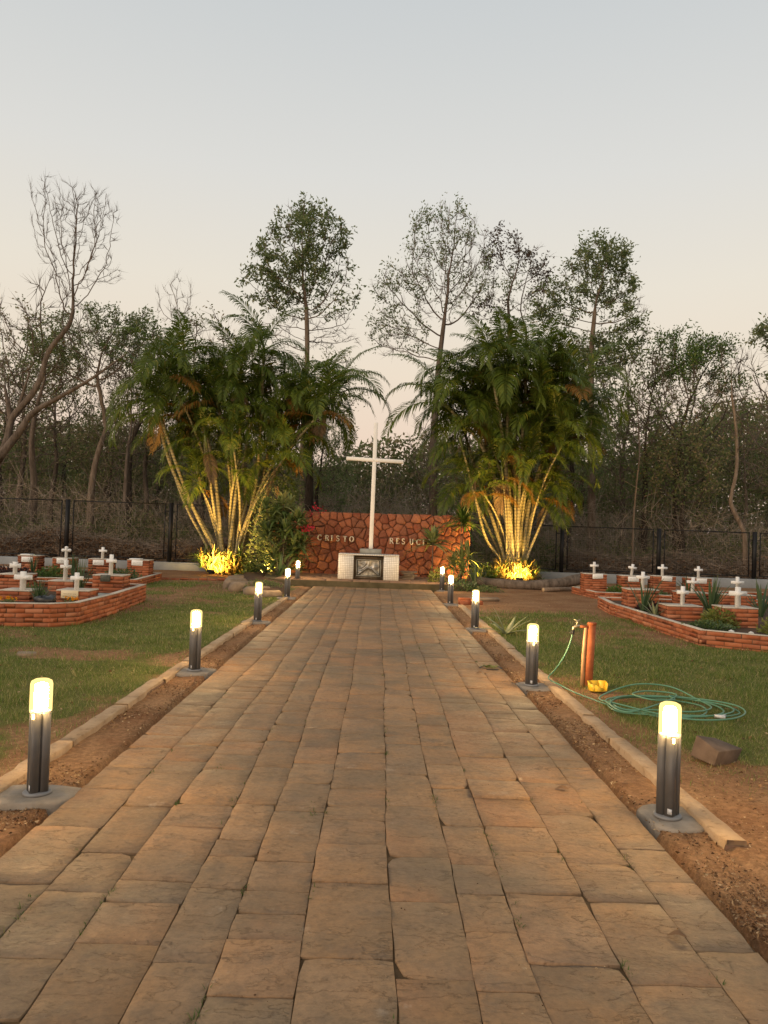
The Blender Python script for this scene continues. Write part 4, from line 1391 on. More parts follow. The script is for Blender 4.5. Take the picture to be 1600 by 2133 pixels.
yp = thing('plastic_tray', 'broken yellow plastic tray at the foot of the standpipe', 'plastic tray', (2.30, 7.86, 0.0))
b = MB()
out_ = [(-0.095, -0.05), (-0.05, -0.075), (0.045, -0.07), (0.10, -0.03), (0.095, 0.05), (0.03, 0.08), (-0.06, 0.075), (-0.10, 0.03)]
hts = [0.075, 0.07, 0.03, 0.072, 0.095, 0.09, 0.085, 0.095]
n = len(out_)
for a in range(n):
    if a == 2:
        continue
    p, s = out_[a], out_[(a + 1) % n]
    h0, h1 = hts[a], hts[(a + 1) % n]
    f = 0.88
    b.add([(p[0] * f, p[1] * f, 0.004), (s[0] * f, s[1] * f, 0.004), (s[0], s[1], h1), (p[0], p[1], h0), (p[0] * f * .93, p[1] * f * .93, 0.004), (s[0] * f * .93, s[1] * f * .93, 0.004), (s[0] * .93, s[1] * .93, h1), (p[0] * .93, p[1] * .93, h0)], [(0, 1, 2, 3), (7, 6, 5, 4), (3, 2, 6, 7), (0, 3, 7, 4), (1, 5, 6, 2)])
b.build('wall', M['yellow'], yp)
b = MB()
b.add([(x * 0.87, y * 0.87, 0.006) for x, y in out_] + [(x * 0.87, y * 0.87, 0.0) for x, y in out_], [tuple(range(n)), tuple(range(2 * n - 1, n - 1, -1))] + [(a, a + n, (a + 1) % n + n, (a + 1) % n) for a in range(n)])
b.build('floor', M['yellow'], yp)

b = MB()
b.bevel_box((0, 0, 0), (0.26, 0.22, 0.135), 0.004)
me = b.mesh('rock', M['rock'])
rr_ = np.random.default_rng(12)
corner = {c: rr_.normal(0, 0.016, 3) for c in ((sx, sy, sz) for sx in (-1, 1) for sy in (-1, 1) for sz in (-1, 1))}
for v in me.vertices:
    v.co += Vector(corner[(1 if v.co.x > 0 else -1, 1 if v.co.y > 0 else -1, 1 if v.co.z > 0 else -1)])
rk = place('rock', me, None, (2.47, 5.52, 0.048), (R(14), R(9), 0.62))
mod = rk.modifiers.new('bevel', 'BEVEL')
mod.width = 0.003
mod.segments = 1
tag(rk, 'angular brown rock on the worn grass behind the near right lamp', 'rock')

b = MB()
V, F = slab_mesh(0.20, 0.13, br_)
b.add(V, F)
o = b.build('stone_chip', M['greystone'], None, (-3.95, 8.85, 0.02), rot=(0.05, 0.02, 0.3))
tag(o, 'small flat reddish stone lying on the left lawn', 'stone')

# inset round light cover in the path edge, leaf filled
dc = thing('drain_cover', 'round sunken fitting full of yellow leaves at the right path edge', 'drain', (1.37, 8.95, 0.0))
b = MB()
b.lathe([(0.13, 0.002), (0.135, 0.010), (0.115, 0.012), (0.11, 0.004), (0.02, 0.0035)], 20)
b.build('rim', M['rubber'], dc)
b = MB()
for k in range(46):
    a, r_ = rnd.random() * 6.28, 0.10 * rnd.random() ** 0.5
    s = rnd.uniform(0.012, 0.03)
    c = np.array([r_ * math.cos(a), r_ * math.sin(a), 0.014 + rnd.random() * 0.012])
    u = np.array([math.cos(a * 7), math.sin(a * 7), rnd.uniform(-.4, .4)]) * s
    v = np.array([-math.sin(a * 7), math.cos(a * 7), rnd.uniform(-.4, .4)]) * s * 0.6
    b.add([c - u, c + v, c + u, c - v], [(0, 1, 2, 3)])
o = b.build('leaves', M['leafyellow'], dc)
o['kind'] = 'stuff'

# logs
lg = thing('fallen_log', 'long fallen tree trunk lying below the right palm', 'log', (4.5, 22.7, 0))
P = catmull([(-1.75, 0.25, 0.16), (-1.1, 0.0, 0.13), (-0.2, -0.3, 0.11), (0.6, -0.25, 0.16), (1.3, 0.0, 0.27), (1.75, 0.25, 0.36)], 5)
rad = np.linspace(0.135, 0.165, len(P)) + 0.01 * np.sin(np.arange(len(P)))
b = MB()
b.tube(P, rad, 12)
b.build('trunk', M['bark'], lg, smooth=True)
b = MB()
b.tube([(0.2, -0.75, 0.055), (0.75, -0.45, 0.07), (1.3, -0.2, 0.075)], [0.065, 0.06, 0.055], 9)
o = b.build('branch_log', M['barkpale'], None, (4.5, 22.3, 0), smooth=True)
tag(o, 'short cut branch log lying in front of the fallen trunk', 'log')
b = MB()
b.tube([(0.198, -0.752, 0.055), (0.206, -0.748, 0.055)], [0.06, 0.06], 12)
b.build('cut_end', M['cutwood'], o)
for k, (x, y, z, l, a, e, r_, lb) in enumerate(((-10.0, 27.6, 0.75, 1.6, 0.15, 0.05, 0.09, 'pale cut log lying on brush behind the left fence post'), (-10.9, 27.7, 0.95, 1.5, -0.2, -0.05, 0.08, 'cut log on the brush heap left of the fence post'), (-11.1, 27.2, 0.35, 0.7, 0.4, -0.9, 0.10, 'short stub log leaning steeply at the foot of the left brush'), (-6.2, 27.8, 0.75, 0.7, 0.1, 0.1, 0.05, 'orange-ended stick of wood in the brush near the left palm'))):
    o = thing('cut_log', lb, 'log', (x, y, z), 'cut logs behind the left fence')
    b = MB()
    d = np.array([math.cos(a) * math.cos(e), math.sin(a) * math.cos(e), math.sin(e)]) * l / 2
    b.tube([-d, d * 0.1 + np.array([0, 0, 0.02]), d], [r_, r_ * 0.95, r_ * 0.9], 10)
    b.build('trunk', M['barkpale'], o, smooth=True)
    b = MB()
    b.tube([-d * 1.001, -d * 1.01], r_ * 0.93, 10)
    b.tube([d * 1.001, d * 1.01], r_ * 0.84, 10)
    b.build('cut_end', M['cutwood'], o)


# ------------------------------------------------------------------ floodlights
def floodlight(loc, aim, watts, label, spot=150, visible=True):
    f = thing('floodlight', label, 'floodlight', loc, 'garden floodlights')
    d = (Vector(aim) - Vector(loc)).normalized()
    q = d.to_track_quat('Z', 'Y').to_euler()
    b = MB()
    b.bevel_box((0, 0, -0.03), (0.22, 0.15, 0.06), 0.01)
    hd = b.build('lamp_head', M['flood'], f, (0, 0, 0.10), rot=q)
    b = MB()
    b.box((0, 0, 0.003), (0.18, 0.115, 0.004))
    b.build('lens', M['floodlens'], hd)
    b = MB()
    b.box((0, 0, 0.03), (0.16, 0.05, 0.05))
    b.build('bracket', M['flood'], f)
    ld = bpy.data.lights.new('flood_beam', 'SPOT')
    ld.energy = watts
    ld.color = (1.0, 0.60, 0.16)
    ld.spot_size = R(spot)
    ld.spot_blend = 0.6
    ld.shadow_soft_size = 0.05
    lo = bpy.data.objects.new('flood_beam', ld)
    COL.objects.link(lo)
    lo.parent = f
    lo.location = Vector((0, 0, 0.10)) + d * 0.03
    lo.rotation_euler = d.to_track_quat('-Z', 'Y').to_euler()


floodlight((-5.0, 23.45, 0.05), (-4.72, 24.7, 1.7), 850, 'black floodlight glowing at the foot of the left palm')
floodlight((4.40, 23.55, 0.12), (4.45, 24.8, 1.7), 850, 'black floodlight glowing behind the log under the right palm')
floodlight((-3.45, 23.35, 0.08), (-2.6, 23.6, 0.9), 160, 'small floodlight by the left end of the stone wall', 110)
floodlight((3.15, 22.95, 0.05), (2.35, 23.9, 1.0), 260, 'floodlight hidden in plants lighting the right end of the wall', 110)


# ------------------------------------------------------------------ plants: building blocks
def unit(v):
    return v / (np.linalg.norm(v, axis=-1, keepdims=True) + 1e-9)


def leaf_quads(C, D, L, W, r, fold=0.25):
    """rhombic leaves at C pointing along D"""
    n = len(C)
    D = unit(D)
    S = unit(np.cross(D, r.normal(0, 1, (n, 3))))
    L, W = np.broadcast_to(L, n)[:, None], np.broadcast_to(W, n)[:, None]
    up = np.cross(S, D)
    mid = C + D * L * 0.45
    V = np.stack([C, mid + S * W / 2 + up * W * fold, C + D * L - up * L * 0.08, mid - S * W / 2 + up * W * fold], 1).reshape(-1, 3)
    i = np.arange(n)[:, None] * 4
    return V, np.concatenate([i + np.array([[0, 1, 2]]), i + np.array([[0, 2, 3]])])


def spikes(A, B, ra, r):
    """thin three-sided twigs from A to B"""
    n = len(A)
    T = unit(B - A)
    S = unit(np.cross(T, r.normal(0, 1, (n, 3))))
    U = np.cross(T, S)
    ra = np.broadcast_to(ra, n)[:, None]
    V = np.stack([A + S * ra, A - S * ra * 0.5 + U * ra * 0.87, A - S * ra * 0.5 - U * ra * 0.87, B], 1).reshape(-1, 3)
    i = np.arange(n)[:, None] * 4
    return V, np.concatenate([i + np.array([[0, 1, 3]]), i + np.array([[1, 2, 3]]), i + np.array([[2, 0, 3]])])


def ribbon(b, P, W, side, cup=0.15):
    """strap leaf: folded strip along P"""
    P, W = np.array(P), np.asarray(W)
    T = unit(np.gradient(P, axis=0))
    S = unit(side - T * (T @ side)[:, None])
    U = np.cross(S, T)
    n = len(P)
    V = np.concatenate([P + S * W[:, None] / 2 + U * W[:, None] * cup, P, P - S * W[:, None] / 2 + U * W[:, None] * cup])
    F = []
    for k in range(n - 1):
        F += [(k, k + 1, n + k + 1, n + k), (n + k, n + k + 1, 2 * n + k + 1, 2 * n + k)]
    b.add(V, np.array(F))


def straps(b, c, n, L, w, r, spread=0.9, droop=0.9, up=1.0):
    """fountain of strap leaves out of c"""
    for k in range(n):
        a = r.uniform(0, 6.283)
        e = r.uniform(0.15, 1.0) * spread
        d = np.array([math.cos(a) * e, math.sin(a) * e, up])
        d /= np.linalg.norm(d)
        l = L * r.uniform(0.65, 1.1)
        t = np.linspace(0, 1, 6)
        P = np.array(c) + d[None] * (t * l)[:, None]
        P[:, :2] += np.outer(t ** 2.2 * l * 0.35 * e, [math.cos(a), math.sin(a)])
        P[:, 2] -= droop * e * l * 0.5 * t ** 2.4
        W = w * r.uniform(0.8, 1.15) * np.array([0.6, 0.95, 1.0, 0.85, 0.5, 0.04])
        ribbon(b, P, W, np.array([-math.sin(a), math.cos(a), 0.0]))


def plant(name, label, cat, loc, mat, n, L, w, seed, spread=0.9, droop=0.9, group=None, up=1.0):
    """clump of strap leaves, every leaf a blade of the one crown"""
    r = np.random.default_rng(seed)
    t = thing(name, label, cat, loc, group)
    b = MB()
    straps(b, (0, 0, 0), n, L, w, r, spread, droop, up)
    b.build('crown', mat, t, smooth=True)
    return t


def bush(name, label, cat, loc, rad, n, size, mat, seed, group=None, stems=True, upw=0.5):
    r = np.random.default_rng(seed)
    t = thing(name, label, cat, loc, group)
    u = unit(r.normal(0, 1, (n, 3)))
    rr = r.random(n) ** 0.45
    lump = 0.75 + 0.5 * fbm(u[:, 0] * 2.2 + seed, u[:, 1] * 2.2 + u[:, 2] * 1.7, 3)
    C = u * (rr * lump)[:, None] * np.array(rad)
    C[:, 2] = np.abs(C[:, 2])
    b = MB()
    b.add(*leaf_quads(C, u * np.array([1, 1, 0.6]) + np.array([0, 0, upw]) + r.normal(0, 0.45, (n, 3)), size * r.uniform(0.6, 1.2, n), size * 0.42, r))
    b.build('crown', mat, t)
    if stems:
        b = MB()
        k = 10
        E = C[r.integers(0, n, k)] * 0.85
        b.add(*spikes(np.zeros((k, 3)) + r.normal(0, 0.02, (k, 3)) * np.array([1, 1, 0]), E, 0.008, r))
        b.build('stems', M['twig'], t)
    return t


# ------------------------------------------------------------------ palms
def frond_mesh(seed, L, e0, bend, mat, nl=38, ll=0.60):
    """feather frond: arching midrib along +y, drooping leaflets both sides"""
    r = np.random.default_rng(seed)
    t = np.linspace(0, 1, 16)
    an = R(e0) - R(bend) * t ** 1.4
    ds = L / 15
    P = np.zeros((16, 3))
    side = r.normal(0, 0.12)
    for k in range(1, 16):
        P[k] = P[k - 1] + ds * np.array([side * t[k] ** 1.5, math.cos(an[k]), math.sin(an[k])])
    b = MB()
    b.tube(P, np.linspace(0.020, 0.004, 16), 5, False)
    T = unit(np.gradient(P, axis=0))
    tt = np.linspace(0.16, 0.995, nl)
    for s in (-1, 1):
        base = np.stack([np.interp(tt, t, P[:, c]) for c in range(3)], 1)
        tan = unit(np.stack([np.interp(tt, t, T[:, c]) for c in range(3)], 1))
        sd = unit(np.cross(tan, np.array([0.0, 0.0, 1.0])) + 1e-6) * s
        up = unit(np.cross(sd, tan) * s)
        up = np.where(up[:, 2:3] < 0, -up, up)
        l = ll * (0.35 + 0.65 * np.sin(np.clip(tt * 1.12, 0, 1) * PI * 0.86 + 0.35)) * r.uniform(0.85, 1.1, nl)
        w = 0.046 * (0.7 + 0.3 * np.sin(tt * PI))
        fw = 0.55 + 0.5 * tt + r.normal(0, 0.06, nl)
        d = unit(sd + tan * fw[:, None] + up * (0.26 + r.normal(0, 0.10, nl))[:, None])
        p1 = base + d * (l * 0.4)[:, None]
        p2 = base + d * (l * 0.75)[:, None] - np.array([0, 0, 1]) * (l * 0.14)[:, None]
        p3 = base + d * (l * 0.98)[:, None] - np.array([0, 0, 1]) * (l * (0.36 + r.uniform(0, 0.2, nl)))[:, None]
        wd = unit(np.cross(d, up)) * (w / 2)[:, None]
        V = np.stack([base, p1 + wd, p1 - wd, p2 + wd * 0.8, p2 - wd * 0.8, p3], 1).reshape(-1, 3)
        i = np.arange(nl)[:, None] * 6
        b.add(V, np.concatenate([i + np.array([[0, 1, 2]]), i + np.array([[3, 5, 4]])]))
        b.f.append((i + np.array([[1, 3, 4, 2]])) + b.n - len(V))
    return b.mesh('frond', mat)


FR = {}
for k, (e0, bend) in enumerate(((76, 62), (66, 100), (50, 120), (32, 112), (8, 85))):
    FR[k] = [frond_mesh(100 + k * 5 + s, 2.3, e0, bend + 8 * s, M['frond']) for s in range(3)]
FR['old'] = [frond_mesh(140 + s, 1.9, -8 + 12 * s, 70, M['frondold']) for s in range(3)]
FR['dry'] = [frond_mesh(150 + s, 1.5, -55, 30, M['fronddry'], 30, 0.4) for s in range(2)]


def palm(label, cx, cy, stems, seed, oldness):
    r = np.random.default_rng(seed)
    p = thing('palm_clump', label, 'palm', (cx, cy, 0))
    for k, pts in enumerate(stems):
        y0 = r.uniform(-0.35, 0.35)
        y1 = r.uniform(-1.1, 1.1)
        x0, z0 = pts[0]
        n = len(pts)
        top = pts[-1]
        P = [(x0 - cx - (pts[1][0] - x0) * 0.25, y0, 0.0)] + [(x - cx, y0 + (y1 - y0) * (q / max(1, n - 1)) ** 1.3, z) for q, (x, z) in enumerate(pts)]
        P = catmull(P, 6)
        h = top[1]
        short = h < 4.4
        rb = (0.055 if not short else 0.042) * (1.0 if k < 16 else 0.75)
        if k == 11 and cx < 0:
            rb = 0.07
        st_ = MB()
        st_.tube(P, np.linspace(rb * 1.25, rb * 0.8, len(P)), 9)
        so = st_.build('stem', M['stem'], p, smooth=True)
        if h < 1.6:
            continue
        d = P[-1] - P[-3]
        d /= np.linalg.norm(d)
        E = P[-1] + d * 0.45
        b = MB()
        b.tube([P[-1] - d * 0.05, P[-1] + d * 0.15, E], [rb * 0.95, rb * 1.2, rb * 0.7], 8)
        b.build('crownshaft', M['shaft'], so, smooth=True)
        sc = 0.8 if short else 1.0
        plan = [0, 0, 1, 1, 2, 2, 2, 3, 3, 4] if not short else [0, 1, 1, 2, 2, 3, 4]
        a = r.uniform(0, 6.28)
        for kind in plan:
            a += 2.4 + r.normal(0, 0.25)
            me = FR[kind][int(r.integers(3))]
            place('frond', me, so, E - d * 0.06 * kind, (d[1] * -0.4, d[0] * 0.4, a), (sc * r.uniform(0.82, 1.08),) * 3)
        for q in range(int(r.random() < oldness) + int(r.random() < oldness)):
            a += 2.4
            place('frond', FR['old'][int(r.integers(3))], so, E - d * 0.35, (0, 0, a), (sc * r.uniform(0.75, 1.0),) * 3)
        if r.random() < 0.35:
            place('frond', FR['dry'][int(r.integers(2))], so, E - d * 0.4, (0, 0, a + 1.7), (sc,) * 3)
    return p


PL = [[(-5.38, 0.72), (-6.2, 2.05), (-6.79, 3.29), (-7.08, 4.16)], [(-5.28, 0.94), (-6.44, 2.7), (-6.98, 3.83), (-7.3, 4.9)], [(-4.99, 0.57), (-5.48, 1.97), (-5.97, 3.21), (-6.28, 4.3)],
      [(-4.85, 0.52), (-5.28, 2.36), (-5.67, 3.88), (-5.86, 5.5)], [(-4.91, 0.63), (-5.32, 3.34), (-5.96, 5.3), (-6.45, 6.55)], [(-4.78, 0.63), (-4.73, 2.27), (-4.57, 3.0)],
      [(-4.55, 0.42), (-4.22, 1.74), (-3.79, 3.29), (-3.16, 5.3)], [(-4.5, 0.64), (-3.99, 2.84), (-3.91, 5.04), (-3.9, 6.9)], [(-4.34, 0.7), (-3.92, 2.41), (-3.56, 4.51), (-2.84, 5.8)],
      [(-4.29, 0.65), (-3.85, 2.03), (-2.91, 4.3), (-1.75, 5.75)], [(-4.72, 0.58), (-4.53, 3.37), (-4.57, 6.1)], [(-4.17, 0.49), (-3.66, 1.27)], [(-4.94, 0.62), (-5.21, 1.98), (-5.4, 3.9)],
      [(-4.45, 0.64), (-4.4, 2.28), (-4.53, 4.0)], [(-5.1, 0.62), (-6.11, 2.5), (-7.2, 5.2)], [(-4.6, 0.6), (-4.3, 2.9), (-3.7, 4.6)]]
PRS = [[(4.08, 0.64), (3.5, 1.43), (3.11, 2.67), (2.65, 4.2)], [(4.18, 0.65), (3.73, 2.09), (3.46, 2.84), (2.85, 4.9)], [(4.23, 0.65), (3.87, 2.5), (3.51, 4.36), (3.2, 5.7)],
       [(4.28, 0.65), (4.11, 2.86), (3.86, 4.62), (3.45, 6.5)], [(4.41, 0.65), (4.24, 2.11), (4.06, 3.62), (4.02, 6.5)], [(4.53, 0.76), (4.53, 2.37), (4.56, 3.89), (4.68, 6.9)],
       [(4.48, 0.66), (4.32, 2.87), (3.93, 5.2), (2.8, 6.5)], [(4.78, 0.77), (5.05, 2.14), (5.31, 3.26), (5.71, 5.3)], [(4.83, 0.77), (5.35, 2.0), (5.73, 2.77)], [(4.69, 0.66), (4.77, 2.88), (5.2, 5.2), (6.0, 6.1)],
       [(4.59, 0.66), (4.67, 2.88), (4.86, 4.91), (5.15, 6.5)], [(4.33, 0.65), (4.03, 2.35), (3.26, 4.35), (2.2, 5.5)], [(4.18, 0.65), (3.5, 2.08), (3.05, 3.0)], [(4.74, 0.66), (5.02, 2.89), (5.8, 4.7), (6.7, 5.7)],
       [(4.38, 0.65), (4.38, 2.37), (4.39, 3.63)], [(4.5, 0.65), (4.9, 2.6), (5.4, 4.2)]]
def inner(tops, cx, seed):
    r = np.random.default_rng(seed)
    out = []
    for x, z in tops:
        bx = cx + 0.18 * (x - cx) + r.normal(0, 0.12)
        out.append([(bx, 0.6), (bx + 0.25 * (x - bx), 0.6 + 0.45 * (z - 0.6)), (bx + 0.62 * (x - bx), 0.6 + 0.78 * (z - 0.6)), (x, z)])
    return out


PL += inner([(-6.6, 5.9), (-5.2, 5.2), (-4.9, 4.6), (-3.4, 4.4), (-2.6, 4.9), (-5.9, 3.4), (-3.5, 3.0), (-4.2, 5.3), (-2.1, 5.0), (-5.6, 2.6), (-4.4, 2.7), (-3.0, 3.6)], -4.72, 11)
PRS += inner([(3.0, 5.3), (3.6, 4.4), (4.3, 5.2), (5.0, 4.8), (5.6, 4.2), (5.4, 5.9), (4.7, 3.3), (3.9, 3.3), (6.2, 4.8), (4.1, 6.2), (6.0, 3.9), (3.4, 2.7), (4.4, 2.6), (5.3, 2.7), (4.0, 4.2)], 4.45, 12)
palm('large left clump of areca palms with slanting ringed stems lit from below', -4.72, 24.75, PL, 1, 0.20)
palm('large right clump of areca palms with yellowing fronds lit from below', 4.45, 24.95, PRS, 2, 0.5)


def base_plants(label, cx, cy, seed, n):
    r = np.random.default_rng(seed)
    t = thing('ground_fern', label, 'plants', (cx, cy, 0.0))
    b = MB()
    for k in range(n):
        a, d = r.uniform(0, 6.28), r.random() ** 0.6
        straps(b, (d * 0.75 * math.cos(a), d * 0.5 * math.sin(a) - 0.1, 0.02 + 0.45 * r.random() ** 1.5), 12, 0.55 * r.uniform(0.6, 1.3), 0.036, r, 0.9, 0.9)
    b.build('leaves', M['goldleaf'], t)
    b = MB()
    for k in range(n // 2):
        a, d = r.uniform(0, 6.28), r.random() ** 0.6
        straps(b, (d * 0.9 * math.cos(a), d * 0.65 * math.sin(a), 0.1 + 0.5 * r.random()), 8, 0.5 * r.uniform(0.6, 1.2), 0.035, r, 1.2, 1.2)
    b.build('fronds', M['leafbright'], t)


base_plants('mass of strap-leaved plants round the feet of the left palms', -4.75, 24.4, 5, 80)
base_plants('mass of strap-leaved plants round the feet of the right palms', 4.42, 24.5, 6, 80)
bush('leafy_plant', 'low leafy plant between the wall and the right palms', 'plant', (3.45, 24.2, 0), (0.55, 0.4, 0.6), 420, 0.13, M['leafbright'], 51)
plant('spiky_plant', 'pale spindly plant beside the right end of the stone wall', 'plant', (3.2, 23.6, 0), M['leafyellow'], 16, 0.6, 0.03, 52, 0.8, 0.3)
bush('leafy_plant', 'dark green low shrub between the left palms and the wall', 'plant', (-3.85, 24.2, 0), (0.55, 0.45, 0.55), 420, 0.14, M['leafdark'], 53)


# ------------------------------------------------------------------ shrub and dracaenas by the wall
def dracaena(label, loc, h, seed, mat, n=26, L=0.42, w=0.05, heads=((0, 0, 0),), lean=0.0):
    r = np.random.default_rng(seed)
    t = thing('dracaena', label, 'dracaena', loc, 'dracaenas by the stone wall')
    for (hx, hy, hz) in heads:
        b = MB()
        P = catmull([(0, 0, 0), (hx * 0.2 + lean * 0.3, hy * 0.3, (h + hz) * 0.4), (hx * 0.7 + lean * 0.7, hy * 0.7, (h + hz) * 0.8), (hx + lean, hy, h + hz)], 4)
        b.tube(P, np.linspace(0.022, 0.014, len(P)), 6)
        s = b.build('stem', M['bark'], t, smooth=True)
        b = MB()
        for q in range(3):
            straps(b, P[-1] + np.array([0, 0, -0.07 * q]), n // 3, L * (1 + 0.1 * q), w, r, 0.7 + 0.9 * q, 0.9, 1.0 - 0.25 * q)
        b.build('crown', mat, s, smooth=True)


dracaena('dracaena with a broad leaf rosette held before the last wall letters', (1.68, 23.05, 0.15), 1.17, 61, M['paleleaf'], 54, 0.58, 0.10)
dracaena('tall thin dracaena whose head tops the right end of the wall', (2.55, 23.35, 0.0), 2.05, 62, M['leafbright'], 60, 0.62, 0.06, ((0, 0, 0), (0.1, 0.1, -0.15)))
dracaena('many-headed dracaena lit orange near the right wall end', (2.52, 22.85, 0.0), 0.80, 63, M['paleleaf'], 45, 0.56, 0.055, ((0, 0, 0), (-0.22, 0.1, -0.15), (0.2, 0.0, 0.1), (0.05, -0.1, -0.35)))
plant('sword_plant', 'upright sword-leaved plant beside the right end of the fallen log', 'plant', (2.85, 22.1, 0), M['strap'], 16, 0.62, 0.05, 64, 0.3, 0.05)
bush('leafy_plant', 'small bright variegated bush beside the last right lamp', 'plant', (1.72, 21.6, 0.15), (0.28, 0.25, 0.42), 260, 0.10, M['leafyellow'], 65)
bush('ground_cover_plant', 'dark low ground cover at the foot of the dracaenas', 'plant', (2.35, 21.2, 0), (0.55, 0.75, 0.25), 700, 0.08, M['leafdark'], 66, stems=False)
bush('ground_cover_plant', 'green low ground cover near the fallen log', 'plant', (3.0, 20.9, 0), (0.45, 0.5, 0.16), 500, 0.07, M['leaf'], 67, stems=False)

r = np.random.default_rng(71)
sh = thing('broadleaf_shrub', 'tall broad-leaved shrub with silvery heads left of the altar', 'shrub', (-2.74, 22.5, 0.1))
heads = []
for k in range(26):
    a = r.uniform(0, 6.28)
    d = r.random() ** 0.5
    heads.append((d * 0.66 * math.cos(a), d * 0.55 * math.sin(a), r.uniform(0.55, 2.25)))
b = MB()
for hx, hy, hz in heads:
    P = catmull([(hx * 0.15, hy * 0.15, 0), (hx * 0.5, hy * 0.5, hz * 0.5), (hx, hy, hz)], 4)
    b.tube(P, np.linspace(0.022, 0.008, len(P)), 5)
b.build('stems', M['bark'], sh)
bd, bs = MB(), MB()
for k, (hx, hy, hz) in enumerate(heads):
    tgt = bs if (hz > 1.65 and hx > -0.2) else bd
    for q in range(3):
        straps(tgt, (hx, hy, hz - 0.10 * q), 10, 0.42, 0.09, r, 0.6 + 0.8 * q, 0.9, 1.0 - 0.3 * q)
for k in range(60):
    a, d = r.uniform(0, 6.28), r.random() ** 0.5
    straps(bd, (d * 0.6 * math.cos(a), d * 0.5 * math.sin(a), r.uniform(0.2, 1.9)), 5, 0.36, 0.09, r, 1.5, 1.0, 0.6)
bd.build('dark_leaves', M['shrubleaf'], sh, smooth=True)
bs.build('silvery_leaves', M['paleleaf'], sh, smooth=True)
b = MB()
C = np.concatenate([r.normal((0.70, -0.2, 1.42), (0.10, 0.1, 0.05), (60, 3)), r.normal((0.95, 0.2, 2.02), (0.12, 0.1, 0.08), (34, 3))])
b.add(*leaf_quads(C, r.normal(0, 1, C.shape), 0.075, 0.05, r))
b.build('flowers', M['flower'], sh)
bush('climbing_shrub', 'leafy climber filling the gap between left palms and shrub', 'shrub', (-3.1, 23.9, 0.2), (0.95, 0.6, 3.3), 3000, 0.11, M['leaf'], 72)
plant('striped_bromeliad', 'striped strap-leaved plant arching at the foot of the shrub', 'plant', (-2.72, 21.75, 0.12), M['strap'], 22, 0.75, 0.055, 73, 0.7, 1.2)
bush('ground_cover_plant', 'low green ground cover in the left stone planter', 'plant', (-2.75, 18.7, 0.08), (0.5, 0.7, 0.16), 900, 0.055, M['leaf'], 74, stems=False)

# ------------------------------------------------------------------ plants in the grave beds and on the lawn
G2 = 'strap-leaved clumps in the grave beds'
plant('strap_plant', 'green grassy clump at the front of the left bed between two crosses', 'plant', (-5.22, 12.0, 0.2), M['strap'], 46, 0.46, 0.020, 81, 0.6, 0.6, G2)
plant('strap_plant', 'tall grassy clump behind the cream plaque marker', 'plant', (-5.25, 13.75, 0.2), M['strap'], 40, 0.72, 0.022, 82, 0.4, 0.4, G2)
plant('strap_plant', 'grassy clump between two plaqued markers of the left back row', 'plant', (-7.80, 19.9, 0.1), M['strap'], 34, 0.62, 0.022, 83, 0.5, 0.4, G2)
plant('strap_plant', 'dark spiky clump beside the leftmost back-row marker', 'plant', (-8.82, 19.9, 0.1), M['strap'], 26, 0.55, 0.02, 84, 0.4, 0.3, G2)
plant('strap_plant', 'upright strap-leaved clump left of the low right marker', 'plant', (5.05, 14.45, 0.14), M['strap'], 16, 0.80, 0.045, 85, 0.5, 0.5, G2)
plant('strap_plant', 'pale silvery rosette at the inner corner of the right bed', 'plant', (5.02, 13.75, 0.15), M['agave'], 14, 0.34, 0.045, 86, 0.8, 0.5, G2)
plant('strap_plant', 'arching strap-leaved clump right of the low right marker', 'plant', (6.25, 14.3, 0.14), M['strap'], 26, 0.85, 0.05, 87, 0.6, 0.8, G2)
plant('strap_plant', 'strap-leaved clump at the right edge behind the front marker', 'plant', (7.35, 14.6, 0.14), M['strap'], 20, 0.85, 0.05, 88, 0.7, 0.7, G2)
plant('strap_plant', 'spiky clump in the right back row before the fence', 'plant', (8.15, 20.0, 0.1), M['strap'], 16, 0.7, 0.035, 89, 0.7, 0.5, G2)
bush('low_bush', 'low dark green bush in front of the cross-less marker by the palm', 'bush', (-6.35, 19.35, 0.1), (0.48, 0.4, 0.28), 700, 0.075, M['leafdark'], 90)
bush('low_bush', 'bright green bush before the trefoil-cross marker', 'bush', (-8.15, 19.4, 0.1), (0.42, 0.35, 0.26), 500, 0.08, M['leafbright'], 91)
bush('low_bush', 'dark purple-leaved bush in the left back bed', 'bush', (-9.0, 19.1, 0.1), (0.6, 0.4, 0.24), 600, 0.09, M['purple'], 92)
bush('low_bush', 'lime green feathery bush at the centre of the right bed', 'bush', (5.72, 12.75, 0.15), (0.30, 0.28, 0.30), 900, 0.07, M['leafyellow'], 93)
bush('low_bush', 'lime green feathery bush at the right edge of the right bed', 'bush', (6.35, 11.9, 0.15), (0.34, 0.30, 0.28), 900, 0.07, M['leafyellow'], 94)
bush('low_bush', 'dark ground-hugging bush along the front of the right bed', 'bush', (5.35, 12.3, 0.15), (0.42, 0.35, 0.14), 700, 0.06, M['leafdark'], 95)
bush('low_bush', 'purple-leaved bush at the left corner of the right bed', 'bush', (5.28, 14.8, 0.14), (0.22, 0.4, 0.20), 300, 0.11, M['purple'], 96)
bush('low_bush', 'low green bush before the marker by the log', 'bush', (6.35, 20.15, 0.1), (0.30, 0.28, 0.24), 420, 0.07, M['leafbright'], 97)
bush('low_bush', 'dark low bush between the right back-row markers', 'bush', (7.2, 20.0, 0.1), (0.5, 0.3, 0.16), 420, 0.07, M['leafdark'], 98)
bush('low_bush', 'small green bush cut by the left edge of the photo', 'bush', (-5.95, 13.4, 0.2), (0.22, 0.22, 0.22), 300, 0.06, M['leafbright'], 99)
